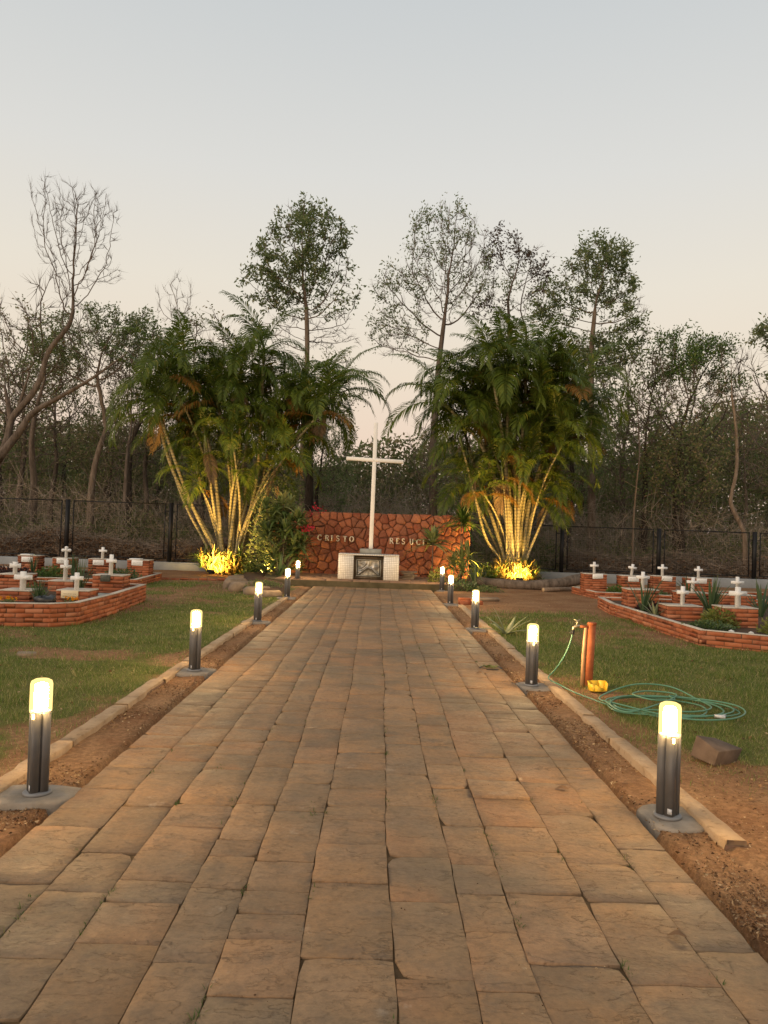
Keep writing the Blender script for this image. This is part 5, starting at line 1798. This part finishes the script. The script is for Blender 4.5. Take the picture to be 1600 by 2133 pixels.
for k, (x, y, z, lb) in enumerate(((-4.62, 11.85, 0.22, 'little orange flowers by the cream plaque'), (-5.55, 11.7, 0.22, 'little orange flowers at the left edge of the near bed'))):
    r = np.random.default_rng(200 + k)
    t = thing('flower_plant', lb, 'flowers', (x, y, z))
    b = MB()
    C = r.normal(0, 0.05, (70, 3)) * np.array([1, 1, 0.5]) + np.array([0, 0, 0.05])
    b.add(*leaf_quads(C, r.normal(0, 1, C.shape) + np.array([0, 0, 0.6]), 0.06, 0.025, r))
    b.build('leaves', M['leaf'], t)
    b = MB()
    C = r.normal(0, 0.06, (14, 3)) * np.array([1, 1, 0.2]) + np.array([0, 0, 0.12])
    C = np.repeat(C, 6, 0)
    b.add(*leaf_quads(C, r.normal(0, 1, C.shape) + np.array([0, 0, 0.4]), 0.028, 0.022, r))
    b.build('petals', M['marigold'], t)

plant('agave', 'small pale agave growing against the right kerb', 'agave', (2.08, 12.1, 0.0), M['agave'], 13, 0.46, 0.075, 101, 1.3, 0.35, None, 0.55)


# ------------------------------------------------------------------ trees
def colonize(trunk, att, D, infl, kill, r, trop=0.05, maxit=90, jit=0.10):
    """branches grow step by step towards points of the crown's volume"""
    P = [np.array(p, float) for p in trunk]
    par = [-1] + list(range(len(P) - 1))
    att = att.copy()
    nk = {}
    A = np.array(P)
    dist = np.linalg.norm(att[:, None] - A[None], axis=2)
    ni, nd = dist.argmin(1), dist.min(1)
    for it in range(maxit):
        if not len(att):
            break
        act = nd < infl
        if not act.any():
            break
        idx = ni[act]
        dv = unit(att[act] - np.array(P)[idx])
        u, inv = np.unique(idx, return_inverse=True)
        S = np.zeros((len(u), 3))
        np.add.at(S, inv, dv)
        S = unit(unit(S) + np.array([0, 0, trop]) + r.normal(0, jit, S.shape))
        new = np.array([P[k] for k in u]) + S * D
        n0 = len(P)
        ok = np.array([nk.get(int(k), 0) < 3 for k in u])
        if not ok.any():
            break
        u, new = u[ok], new[ok]
        for k, q in zip(u, new):
            P.append(q)
            par.append(int(k))
            nk[int(k)] = nk.get(int(k), 0) + 1
        d2 = np.linalg.norm(att[:, None] - new[None], axis=2)
        m = d2.min(1)
        better = m < nd
        ni = np.where(better, d2.argmin(1) + n0, ni)
        nd = np.minimum(m, nd)
        keep = nd > kill
        att, ni, nd = att[keep], ni[keep], nd[keep]
        if len(P) > 5200:
            break
    return np.array(P), par


def ell(r, n, c, rad, shell=0.4):
    u = unit(r.normal(0, 1, (n, 3)))
    return np.array(c) + u * (r.random(n) ** shell)[:, None] * np.array(rad)


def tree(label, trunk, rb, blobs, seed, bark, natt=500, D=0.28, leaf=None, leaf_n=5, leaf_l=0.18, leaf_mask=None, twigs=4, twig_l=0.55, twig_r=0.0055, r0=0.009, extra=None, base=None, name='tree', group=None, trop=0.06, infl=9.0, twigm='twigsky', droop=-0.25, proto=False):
    """trunk: points (x,y,z); blobs: (centre, radii, share) of the crown"""
    r = np.random.default_rng(seed)
    base = trunk[0] if base is None else base
    base = np.array(base, float)
    kf = 1.3 if name == 'leaning_tree' else 1.5
    tk = catmull([np.array(p, float) - base for p in trunk], max(2, int(1.0 / D)))
    att = np.concatenate([ell(r, max(8, int(natt * s)), np.array(c) - base, rad) for c, rad, s in blobs])
    P, par = colonize(tk, att, D, infl, D * kf, r, trop, 110, 0.12)
    n = len(P)
    kids = [[] for _ in range(n)]
    for k in range(1, n):
        kids[par[k]].append(k)
    cnt = np.zeros(n)
    for k in range(n - 1, -1, -1):
        cnt[k] = max(1, sum(cnt[c] for c in kids[k]))
    rad = np.minimum(r0 * cnt ** 0.47, rb * 0.6)
    rad[:len(tk)] = np.maximum(rad[:len(tk)], np.linspace(rb, rb * 0.42, len(tk)))
    thick, thin = MB(), MB()
    todo = [0]
    while todo:
        s = todo.pop()
        ch = [s] if par[s] < 0 else [par[s], s]
        k = s
        while kids[k]:
            ks = sorted(kids[k], key=lambda c: -cnt[c])
            todo += ks[1:]
            k = ks[0]
            ch.append(k)
        if len(ch) < 2:
            continue
        rr = rad[ch].copy()
        if par[s] >= 0:
            rr[0] = rr[1]
        big = rr[0] > 0.03
        (thick if big else thin).tube(P[ch], rr, 8 if rr[0] > 0.09 else (5 if big else 3), False)
    for pts, ra in (extra or []):
        Q = catmull([np.array(p, float) - base for p in pts], 5)
        thick.tube(Q, np.linspace(ra, ra * 0.16, len(Q)), 8)
    tips = np.array([k for k in range(len(tk), n) if cnt[k] <= 2])
    dirs = unit(P[tips] - P[[par[k] for k in tips]]) if len(tips) else np.zeros((0, 3))
    t = thing(name, label, 'tree', tuple(base), group)
    parts = []
    E, Ed = P[tips], dirs
    if twigs and len(tips):
        A = np.repeat(P[tips], twigs, 0) - np.repeat(dirs, twigs, 0) * r.random((len(tips) * twigs, 1)) * D
        dd = unit(np.repeat(dirs, twigs, 0) + r.normal(0, 0.34, A.shape) + np.array([0, 0, 0.2 + trop]))
        B = A + dd * twig_l * r.uniform(0.4, 1.1, (len(A), 1))
        thin.add(*spikes(A, B, twig_r, r))
        E, Ed = np.concatenate([E, B]), np.concatenate([Ed, dd])
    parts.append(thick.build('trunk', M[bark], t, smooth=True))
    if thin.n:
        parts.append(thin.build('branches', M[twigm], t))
    if leaf:
        msk = np.ones(len(E), bool) if leaf_mask is None else leaf_mask(E + base, r)
        C = np.repeat(E[msk], leaf_n, 0)
        C = C + r.normal(0, 0.09, C.shape) + Ed[msk].repeat(leaf_n, 0) * r.uniform(-0.25, 0.1, (len(C), 1))
        dd = np.repeat(Ed[msk], leaf_n, 0) * 0.5 + r.normal(0, 0.6, C.shape) + np.array([0, 0, droop])
        b = MB()
        b.add(*leaf_quads(C, dd, leaf_l * r.uniform(0.6, 1.2, len(C)), leaf_l * 0.40, r))
        parts.append(b.build('crown', M[leaf], t))
    return (t, parts) if proto else t


def clumps(scale, thr, zmin=-99, seed=0, soft=0.0):
    """leafy only in clumps, above a height"""
    def f(E, r):
        nz = fbm(E[:, 0] * scale + seed, E[:, 2] * scale + E[:, 1] * scale * 0.7 + seed * 3, 2)
        return (nz > thr) & (E[:, 2] + r.normal(0, 0.4, len(E)) > zmin) & (r.random(len(E)) > soft)
    return f


Y = 29.0
at = lambda pts, y: [(x, y, z) for x, z in pts]
# bare leaning tree at the left edge: vase-shaped top and a long low limb
fan = []
rf = np.random.default_rng(300)
for k in range(1500):
    t = rf.random() ** 0.65
    z = 9.9 + 4.2 * t
    fan.append((-11.85 - 0.05 * t + rf.uniform(-1, 1) * (0.35 + 1.0 * min(1, t * 1.9)), Y + rf.uniform(-1, 1) * (0.3 + 1.1 * t), z - 0.35 * abs(rf.normal())))
fan = np.array(fan)
_ell = ell


def ell(r, n, c, rad, shell=0.4):
    if rad == 'fan':
        return fan + (np.array(c) - np.array((-11.79, Y, 9.42)))
    return _ell(r, n, c, rad, shell)


_tb = np.array((-15.0, Y, -0.1))
fan = fan - _tb
fan_c = (-11.79, Y, 9.42)
def _fan_tree():
    global fan
    r = np.random.default_rng(301)
    return tree('tall leafless tree leaning in from the left edge with a vase-shaped top', [(-15.0, Y, -0.1), (-14.75, Y, 2.2)] + at([(-14.28, 3.79), (-14.03, 4.51), (-13.88, 5.32), (-13.21, 6.21), (-12.87, 6.94), (-12.63, 7.9), (-11.96, 8.84), (-11.79, 9.42)], Y), 0.175,
                [((-11.79, Y, 9.42), 'fan', 1), ((-10.45, Y, 10.9), (0.7, 0.6, 0.5), 0.12), ((-10.2, Y - 0.2, 7.3), (1.6, 0.7, 0.7), 0.2)], 301, 'bark', 360, 0.20, None, twigs=4, twig_l=0.42, twig_r=0.006, r0=0.006, trop=0.22, infl=3.2,
                extra=[(at([(-14.28, 3.69), (-13.48, 4.82), (-13.04, 5.5), (-12.12, 6.1), (-10.92, 6.86), (-9.49, 7.97)], Y - 0.2), 0.17), (at([(-13.94, 5.2), (-14.1, 5.94), (-14.22, 6.41), (-14.39, 6.52)], Y), 0.11), (at([(-13.67, 5.7), (-13.51, 6.39), (-13.34, 7.02), (-13.48, 7.39)], Y), 0.07)], name='leaning_tree')


ell_c = ell
def ell(r, n, c, rad, shell=0.4):
    if isinstance(rad, str):
        return fan.copy()
    return _ell(r, n, c, rad, shell)


_fan_tree()

tree('tall leafy tree with an open crown behind the left palms', at([(-3.21, -0.1), (-3.25, 3.5), (-3.33, 5.67), (-3.29, 8.99), (-3.39, 11.0)], 33), 0.17,
     [((-3.6, 33, 13.2), (2.2, 1.9, 2.5), 0.7), ((-4.9, 33, 11.9), (1.6, 1.2, 1.1), 0.15), ((-2.2, 33, 11.6), (1.2, 1.2, 1.6), 0.15), ((-3.3, 33, 10.0), (2.6, 1.6, 1.0), 0.25)], 310, 'barkpale', 1150, 0.22, 'leaf', 13, 0.19, clumps(0.95, 0.47, 11.2, 4, 0.55), 3, 0.45, 0.008, 0.008)
tree('tall half-bare tree with arching limbs right of the cross', at([(2.31, -0.1), (2.2, 3.0), (2.17, 5.61), (2.23, 7.96), (2.4, 10.0)], 31), 0.20,
     [((2.5, 31, 12.4), (1.9, 1.7, 2.6), 0.6), ((0.8, 31, 11.2), (1.4, 1.1, 1.3), 0.2), ((3.6, 31, 11.6), (1.0, 1.0, 1.5), 0.15), ((0.6, 31, 9.4), (1.3, 1.0, 1.1), 0.2)], 320, 'bark', 1200, 0.22, 'leaf', 7, 0.14, clumps(1.1, 0.50, 9, 9, 0.66), 4, 0.6, 0.008, 0.008, trop=0.16)
tree('slender tree with thin reddish foliage above the right palms', at([(5.72, -0.1), (5.6, 3), (5.47, 6.12), (5.55, 10.41), (5.46, 12.0)], 34), 0.13,
     [((5.4, 34, 14.0), (1.2, 1.0, 1.5), 0.6), ((6.7, 34, 13.4), (1.0, 1.0, 1.5), 0.4), ((5.0, 34, 11.5), (1.2, 1.0, 0.9), 0.2)], 330, 'bark', 300, 0.27, 'leafred', 8, 0.16, clumps(1.0, 0.45, 11.5, 2, 0.3), 3, 0.5, 0.007, 0.009, trop=0.15)
tree('second slender tree with drab leaves next to the reddish one', at([(7.0, -0.1), (6.9, 4), (6.75, 8), (6.7, 11)], 36), 0.12,
     [((6.7, 36, 13.2), (1.3, 1.1, 1.8), 0.7), ((5.6, 36, 12.2), (1.2, 1.0, 1.0), 0.3)], 335, 'bark', 260, 0.3, 'leaf', 4, 0.15, clumps(0.9, 0.42, 10.5, 7, 0.3), 3, 0.5, 0.007, 0.009)
tree('tall dense leafy tree with a pale trunk at the right', at([(8.96, -0.1), (8.9, 3), (8.8, 5.98), (8.71, 9.21), (8.8, 11.0)], 32), 0.20,
     [((8.9, 32, 12.7), (1.5, 1.4, 1.5), 0.45), ((9.9, 32, 10.9), (1.2, 1.2, 1.5), 0.3), ((7.3, 32, 11.4), (1.2, 1.1, 1.2), 0.25), ((9.0, 32, 9.3), (1.9, 1.3, 1.0), 0.2), ((10.6, 32, 10.2), (0.7, 0.8, 0.6), 0.08)], 340, 'barkpale', 1150, 0.22, 'leaf', 13, 0.17, clumps(0.9, 0.42, 8.6, 3, 0.45), 3, 0.45, 0.008, 0.008)
tree('broad many-limbed tree with twiggy crown at the far right', at([(12.16, -0.1), (12.1, 1.3), (12.02, 2.6), (12.02, 3.3)], 31), 0.21,
     [((12.2, 31, 7.3), (2.7, 2.0, 2.8), 0.7), ((13.6, 31, 8.6), (1.4, 1.2, 1.1), 0.2), ((10.4, 31, 6.6), (1.2, 1.0, 1.3), 0.15)], 350, 'barkdark', 1300, 0.23, 'leafbright', 9, 0.14, lambda E, r: (fbm(E[:, 0] * .9, E[:, 2] * .9, 2) > 0.42) & ((E[:, 2] > 7.9) | (r.random(len(E)) > 0.8)) & (E[:, 0] + 0.9 * (E[:, 2] - 8) > 11.2), 4, 0.55, 0.007, 0.009, trop=0.16)
tree('dark leafy tree reaching in from the right edge', at([(16.6, -0.1), (16.5, 4), (16.2, 8), (15.9, 9.5)], 30), 0.22,
     [((15.6, 30, 9.9), (1.3, 1.2, 0.75), 0.5), ((16.6, 30, 8.5), (1.6, 1.5, 1.2), 0.5), ((14.8, 30, 9.7), (0.7, 0.6, 0.3), 0.1)], 355, 'barkdark', 260, 0.28, 'leaf', 8, 0.17, None, 3, 0.4, 0.007, 0.009)
tree('crooked pale thin tree close behind the right fence', at([(13.75, -0.1), (13.69, 1.19), (13.62, 1.99), (13.17, 2.87), (13.12, 3.28), (13.28, 4.09), (13.31, 4.94), (13.21, 6.12), (13.06, 7.0)], 28.5), 0.105,
     [((13.1, 28.5, 7.2), (0.9, 0.8, 1.4), 0.7), ((13.3, 28.5, 5.4), (0.9, 0.8, 0.9), 0.3)], 360, 'barkpale', 120, 0.28, 'leafbrown', 2, 0.12, clumps(1, 0.5, 0, 5, 0.5), 3, 0.6, 0.007, 0.009)
tree('thin pale sapling behind the right fence near the leaning cross', at([(9.5, -0.1), (9.5, 1.08), (9.51, 2.33), (9.58, 3.59), (9.66, 4.66), (9.58, 6.0)], 28.5), 0.05,
     [((9.6, 28.5, 6.2), (0.7, 0.7, 1.4), 1)], 365, 'barkpale', 80, 0.28, 'leafbrown', 2, 0.12, clumps(1, 0.5, 0, 6, 0.4), 3, 0.6, 0.007, 0.009)
tree('spreading green-topped tree with forked pale trunk behind the left fence', at([(-11.53, -0.1), (-11.53, 1.25), (-11.55, 2.6), (-11.42, 3.96), (-11.06, 5.3)], 31), 0.21,
     [((-11.8, 31, 8.6), (2.6, 1.8, 1.6), 0.7), ((-10.2, 31, 8.9), (1.5, 1.3, 1.2), 0.25), ((-13.6, 31, 7.5), (1.1, 1.0, 1.0), 0.15)], 370, 'barkpale', 1000, 0.25, 'leaf', 10, 0.14, clumps(0.8, 0.44, 7.6, 8, 0.15), 4, 0.55, 0.007, 0.009)
tree('small leafless tree whose twigs rise above the left palms', at([(-8.41, -0.1), (-8.5, 4), (-8.7, 7), (-9.2, 10.0)], 35), 0.11,
     [((-9.6, 35, 11.7), (1.1, 0.9, 1.3), 0.7), ((-8.0, 35, 10.0), (1.2, 0.9, 1.0), 0.3)], 375, 'barkpale', 220, 0.26, None, twigs=4, twig_l=0.6, twig_r=0.006, r0=0.008, trop=0.22)
tree('dark-trunked tree between the left fence posts', at([(-10.31, -0.1), (-10.35, 2.0), (-10.4, 3.6), (-10.33, 4.89), (-9.9, 6.0)], 32), 0.17,
     [((-9.9, 32, 7.3), (1.8, 1.4, 1.6), 1)], 380, 'barkdark', 280, 0.28, 'leafbrown', 4, 0.13, clumps(0.9, 0.45, 0, 3, 0.3), 4, 0.55, 0.007, 0.009)
tree('thick dark trunk rising behind the left palms towards the cross', at([(-2.6, -0.1), (-2.7, 3.0), (-2.75, 5.0), (-2.5, 6.5)], 30), 0.20,
     [((-2.3, 30, 7.0), (1.8, 1.3, 1.6), 1)], 385, 'barkdark', 240, 0.28, 'leaf', 4, 0.13, clumps(0.9, 0.5, 0, 5, 0.3), 4, 0.55, 0.007, 0.009)

# the many trees of the wood, copied from a few grown kinds
protos = []
KINDS = [('bare twiggy tree standing in the wood', None, 0, 'bark'), ('thin tree with sparse brownish leaves in the wood', 'leafbrown', 3, 'bark'), ('dark leafy tree in the wood', 'leaf', 6, 'barkdark'), ('bushy olive-leaved tree in the wood', 'leafbrown', 7, 'barkdark'), ('slim pale-stemmed bare tree in the wood', None, 0, 'barkpale')]
for k, (lb, lf, ln, bk) in enumerate(KINDS):
    hh = (9.0, 8.8, 7.5, 5.5, 9.5)[k]
    protos.append(tree(lb, [(0, 0, -0.1), (0.1, 0, hh * 0.2), (-0.05, 0.05, hh * 0.38), (0.05, 0, hh * 0.5)], 0.13, [((0, 0, hh * 0.68), (1.7, 1.7, hh * 0.32), 0.8), ((0.4, 0.2, hh * 0.45), (1.4, 1.4, hh * 0.2), 0.3)], 400 + k, bk, 330, 0.30, lf, ln, 0.14, None if k == 3 else clumps(0.8, 0.40, 0, k, 0.2), 4, 0.6, 0.008, 0.010, trop=0.12, proto=True))
wr = np.random.default_rng(55)
used = [False] * 5
WOOD = []
for row, (y0, y1, n) in enumerate(((29.5, 33, 13), (33, 38, 20), (38, 46, 26))):
    for q in range(n):
        ym = wr.uniform(y0, y1)
        half = 0.56 * ym
        x = -half + (q + wr.uniform(0.1, 0.9)) * 2 * half / n
        WOOD.append((x, ym))
names = {0: 'bare', 1: 'sparse', 2: 'leafy', 3: 'bushy', 4: 'slim'}
for q, (x, ym) in enumerate(WOOD):
    k = int(wr.choice(5, p=(0.17, 0.25, 0.24, 0.22, 0.12)))
    if -1.2 < x - 0.0 < 1.8 and ym < 40:
        k = 3
    sc = wr.uniform(0.72, 1.08)
    if abs(x + 0.2) < 2.2:
        sc *= 0.6
    elif abs(x) > 0.17 * ym:
        sc *= 1.28
    src, parts = protos[k]
    side = 'behind the left fence' if x < -4 else ('behind the right fence' if x > 3.5 else 'behind the stone wall')
    grp = ('bare trees of the wood ', 'sparse brown trees of the wood ', 'dark leafy trees of the wood ', 'bushy trees of the wood ', 'slim pale trees of the wood ')[k] + side
    lbl = KINDS[k][0] + ' ' + side
    if not used[k]:
        used[k] = True
        o = src
        o.location = (x, ym, 0.0)
        o.rotation_euler = (0, 0, wr.uniform(0, 6.28))
        o.scale = (sc,) * 3
        o['group'] = grp
        o['label'] = lbl
    else:
        o = copy_thing(src, parts, (x, ym, 0.0), wr.uniform(0, 6.28), sc, lbl, grp)
for k, (src, parts) in enumerate(protos):
    if not used[k]:
        for p in parts:
            bpy.data.objects.remove(p)
        bpy.data.objects.remove(src)

# tangled understorey behind the fences, brush heaps and the far wood
ur = np.random.default_rng(77)
n = 26000
yy = ur.uniform(28.3, 44, n)
xx = ur.uniform(-0.58, 0.58, n) * yy
hh = 0.5 + 4.2 * fbm(xx * 0.25 + 3, yy * 0.25, 3) + 1.0 * sstep(yy, 30, 42)
A = np.stack([xx, yy, ur.random(n) ** 1.1 * hh * 0.85], 1)
dd = unit(ur.normal(0, 1, (n, 3)) + np.array([0, 0, 0.5]))
b = MB()
b.add(*spikes(A, A + dd * ur.uniform(0.5, 1.7, (n, 1)), ur.uniform(0.004, 0.013, n), ur))
o = b.build('undergrowth', M['twigdark'])
tag(o, 'tangle of bare brown stems behind the fences', kind='stuff')
n = 150000
yy = ur.uniform(28.6, 46, n)
xx = ur.uniform(-0.58, 0.58, n) * yy
hh = 0.3 + 5.6 * np.clip(fbm(xx * 0.33 + 13, yy * 0.33 + 5, 3) - 0.18, 0, 1) * (0.45 + 0.8 * sstep(yy, 29, 41))
C = np.stack([xx, yy, ur.random(n) ** 0.8 * hh], 1)
b = MB()
b.add(*leaf_quads(C, ur.normal(0, 1, (n, 3)) + np.array([0, 0, 0.1]), ur.uniform(0.07, 0.19, n), ur.uniform(0.035, 0.07, n), ur))
o = b.build('shrubbery', M['leafbrown'])
tag(o, 'drab olive and brown shrubbery filling the wood behind the fences', kind='stuff')
n = 110000
yy = ur.uniform(48, 62, n)
xx = ur.uniform(-0.60, 0.60, n) * yy
hh = 3.5 + 6.0 * fbm(xx * 0.16 + 33, yy * 0.10 + 5, 3) + 4.0 * np.exp(-((xx - 27) / 6.0) ** 2)
C = np.stack([xx, yy, ur.random(n) ** 0.75 * hh], 1)
b = MB()
b.add(*leaf_quads(C, ur.normal(0, 1, (n, 3)), ur.uniform(0.25, 0.5, n), ur.uniform(0.12, 0.22, n), ur))
o = b.build('forest', M['leafbrown'])
tag(o, 'far wood closing the view as one dim mass', kind='stuff')
for k, (xa, xb, ya, yb, h, cx, lb) in enumerate(((-13.5, -4.5, 26.9, 28.6, 1.35, 0, 'heap of dry cut branches and dead leaves behind the left fence'), (7.0, 17.0, 27.9, 29.8, 1.2, 0, 'heap of dry grey branches behind the right fence'))):
    n = 5200
    xx, yy = ur.uniform(xa, xb, n), ur.uniform(ya, yb, n)
    hh = h * (0.35 + 0.9 * fbm(xx * 0.7 + k * 9, yy * 0.7, 3))
    A = np.stack([xx, yy, ur.random(n) * hh], 1)
    dd = unit(ur.normal(0, 1, (n, 3)) * np.array([1, 0.8, 0.45]))
    b = MB()
    b.add(*spikes(A - dd * 0.4, A + dd * ur.uniform(0.2, 0.8, (n, 1)), ur.uniform(0.004, 0.012, n), ur))
    o = b.build('brushwood', M['twig'])
    tag(o, lb, kind='stuff')
    n = (15000, 4000)[k]
    xx, yy = ur.uniform(xa, xb, n), ur.uniform(ya, yb, n)
    hh = h * (0.3 + 0.8 * fbm(xx * 0.7 + k * 9, yy * 0.7, 3))
    C = np.stack([xx, yy, ur.random(n) * hh], 1)
    b = MB()
    b.add(*leaf_quads(C, ur.normal(0, 1, (n, 3)), ur.uniform(0.06, 0.13, n), ur.uniform(0.04, 0.07, n), ur))
    o = b.build('dead_leaves', M['deadleaf'])
    tag(o, ('dead brown leaves caught in the left brush heap', 'dead brown leaves caught in the right brush heap')[k], kind='stuff')

# ------------------------------------------------------------------ grass, litter and weeds
gr = np.random.default_rng(99)


def scatter_lawn(n, xa, xb, ya, yb):
    u = gr.random(n)
    y = ya * (yb / ya) ** u
    x = gr.uniform(xa, xb, n)
    keep = gr.random(n) < turf_amount(x, y) ** 0.8
    keep &= (np.abs(x) < 0.62 * y + 0.5)
    for (bx0, bx1, by0, by1) in ((-9, -4.5, 11.1, 15.3), (4.9, 9, 11.2, 17.5), (-11, -5.75, 18.2, 21.6), (5.6, 11, 19.5, 22)):
        keep &= ~((x > bx0) & (x < bx1) & (y > by0) & (y < by1))
    return x[keep], y[keep]


for nm, xa, xb, ya, yb, n, lb in (('grass', -10.5, -2.15, 3.2, 21.5, 420000, 'short worn grass of the left lawn'), ('grass', 1.95, 9.5, 4.0, 16.5, 420000, 'short worn grass of the right lawn')):
    x, y = scatter_lawn(n, xa, xb, ya, yb)
    m = len(x)
    z = ground_z(x, y)
    h = gr.uniform(0.010, 0.042, m) * (1 + 0.9 * (fbm(x * 5 + 3, y * 5, 2) > 0.6)) * (0.7 + 0.6 * fbm(x * 1.3, y * 1.3, 2))
    w = 0.0038 * np.maximum(1.0, y / 5.5) * gr.uniform(0.7, 1.3, m)
    a = gr.uniform(0, 6.283, m)
    ln = gr.uniform(0.2, 1.6, m)
    S = np.stack([np.cos(a), np.sin(a), np.zeros(m)], 1)
    Tn = np.stack([-np.sin(a), np.cos(a), np.zeros(m)], 1)
    P0 = np.stack([x, y, z - 0.004], 1)
    V = np.stack([P0 - S * w[:, None] / 2, P0 + S * w[:, None] / 2, P0 + Tn * (h * ln)[:, None] + np.array([0, 0, 1]) * h[:, None]], 1).reshape(-1, 3)
    b = MB()
    b.add(V, np.arange(m * 3).reshape(-1, 3))
    o = b.build(nm, M['grass'])
    tag(o, lb, kind='stuff')


def chips(x, y, z, s, mat, name, label, parent=None):
    m = len(x)
    C = np.stack([x, y, z], 1)
    D = gr.normal(0, 1, (m, 3)) * np.array([1, 1, 0.28])
    b = MB()
    V, F = leaf_quads(C, D, s, s * gr.uniform(0.3, 0.7, m), gr)
    b.add(V, F)
    o = b.build(name, mat, parent)
    if label:
        tag(o, label, kind='stuff')
    else:
        o['kind'] = 'stuff'
    return o


n = 52000
sd = gr.random(n) < 0.5
y = 1.6 * (19 / 1.6) ** gr.random(n)
x = np.where(sd, gr.uniform(-2.07, -1.68, n), gr.uniform(1.52, 1.84, n))
k_ = fbm(x * 2.2 + 9, y * 1.6, 3) + gr.normal(0, 0.08, n) > 0.46
x, y = x[k_], y[k_]
chips(x, y, ground_z(x, y) + 0.004, 0.006 + 0.022 * gr.random(len(x)) ** 2.2, M['litter'], 'leaf_litter', 'dry leaf and straw litter in the soil strips beside the path')
n = 16000
y = 3.0 * (9 / 3.0) ** gr.random(n)
x = 1.55 + gr.random(n) * 2.6
k_ = (turf_amount(x, y) < 0.35) & (y < 6.2) & (x > np.where(y > 3.98, 2.0, 1.52))
x, y = x[k_], y[k_]
chips(x, y, ground_z(x, y) + 0.003, 0.005 + 0.016 * gr.random(len(x)) ** 2, M['litter'], 'straw_litter', 'pale straw and soil crumbs on the bare ground at lower right')
n = 3200
y = 4.5 * (20 / 4.5) ** gr.random(n)
x = gr.uniform(-8, 8, n)
k_ = (np.abs(x) > 2.2) & (np.abs(x) < 0.6 * y)
x, y = x[k_], y[k_]
chips(x, y, ground_z(x, y) + 0.022, gr.uniform(0.012, 0.04, len(x)), M['litter'], 'fallen_leaves', 'scattered fallen leaves on the lawns')

# weeds and crumbs in the joints of the path
xe = np.concatenate([[-1.66], -1.66 + np.cumsum(cols)])
b = MB()
for k in range(80):
    yv = 2.3 * (12 / 2.3) ** gr.random()
    xv = xe[int(gr.integers(1, 11))] + gr.normal(0, 0.004)
    for q in range(int(gr.integers(2, 7))):
        straps(b, (xv + gr.normal(0, 0.006), yv + gr.normal(0, 0.04), -0.012), 5, 0.032 * gr.uniform(0.6, 1.3), 0.004, gr, 1.0, 0.9)
for (xv, yv) in ((-1.33, 3.0), (-1.30, 2.8), (-1.28, 2.62), (-1.25, 2.5), (-1.36, 3.15), (-0.52, 2.42), (-0.30, 4.3), (-0.31, 4.18), (-0.95, 4.95)):
    for q in range(8):
        straps(b, (xv + gr.normal(0, 0.012), yv + gr.normal(0, 0.045), -0.012), 5, 0.035 * gr.uniform(0.6, 1.3), 0.0045, gr, 1.1, 0.9)
o = b.build('weeds', M['weed'])
tag(o, 'small weeds growing in the joints of the path', kind='stuff')
n = 1500
y = 2.2 * (14 / 2.2) ** gr.random(n)
x = gr.uniform(-1.6, 1.45, n)
chips(x, y, np.full(n, 0.006), 0.003 + 0.008 * gr.random(n) ** 2.5, M['litter'], 'crumbs', 'tiny crumbs of leaf and grit on the path')


def dry_leaf(label, loc, L, rz, seed):
    r = np.random.default_rng(seed)
    t = np.linspace(0, 1, 7)
    b = MB()
    P = np.stack([L * (t - 0.5), 0.01 * np.sin(t * 3), 0.006 + 0.02 * np.sin(t * PI) ** 1.5 + 0.012 * t], 1)
    W = L * 0.42 * np.sin(np.clip(t, 0.03, 0.97) * PI) ** 0.8
    ribbon(b, P, W, np.array([0.0, 1.0, 0.0]), 0.4)
    o = b.build('dry_leaf', M['deadleaf'], None, loc, rot=(0, 0, rz))
    tag(o, label, 'leaf', 'dry leaves on the path')


dry_leaf('curled dry leaf on the path near the right near lamp', (1.18, 4.72, 0.004), 0.085, -0.4, 1)
dry_leaf('curled pale leaf lying by a joint at lower right of the path', (1.22, 3.02, 0.004), 0.075, -0.5, 2)
dry_leaf('dark leaf lying in the soil strip left of the near right lamp', (1.66, 4.95, -0.02), 0.07, -0.6, 3)
dry_leaf('dark thin leaf on the path beside the round sunken fitting', (1.18, 8.55, 0.004), 0.10, -1.0, 4)
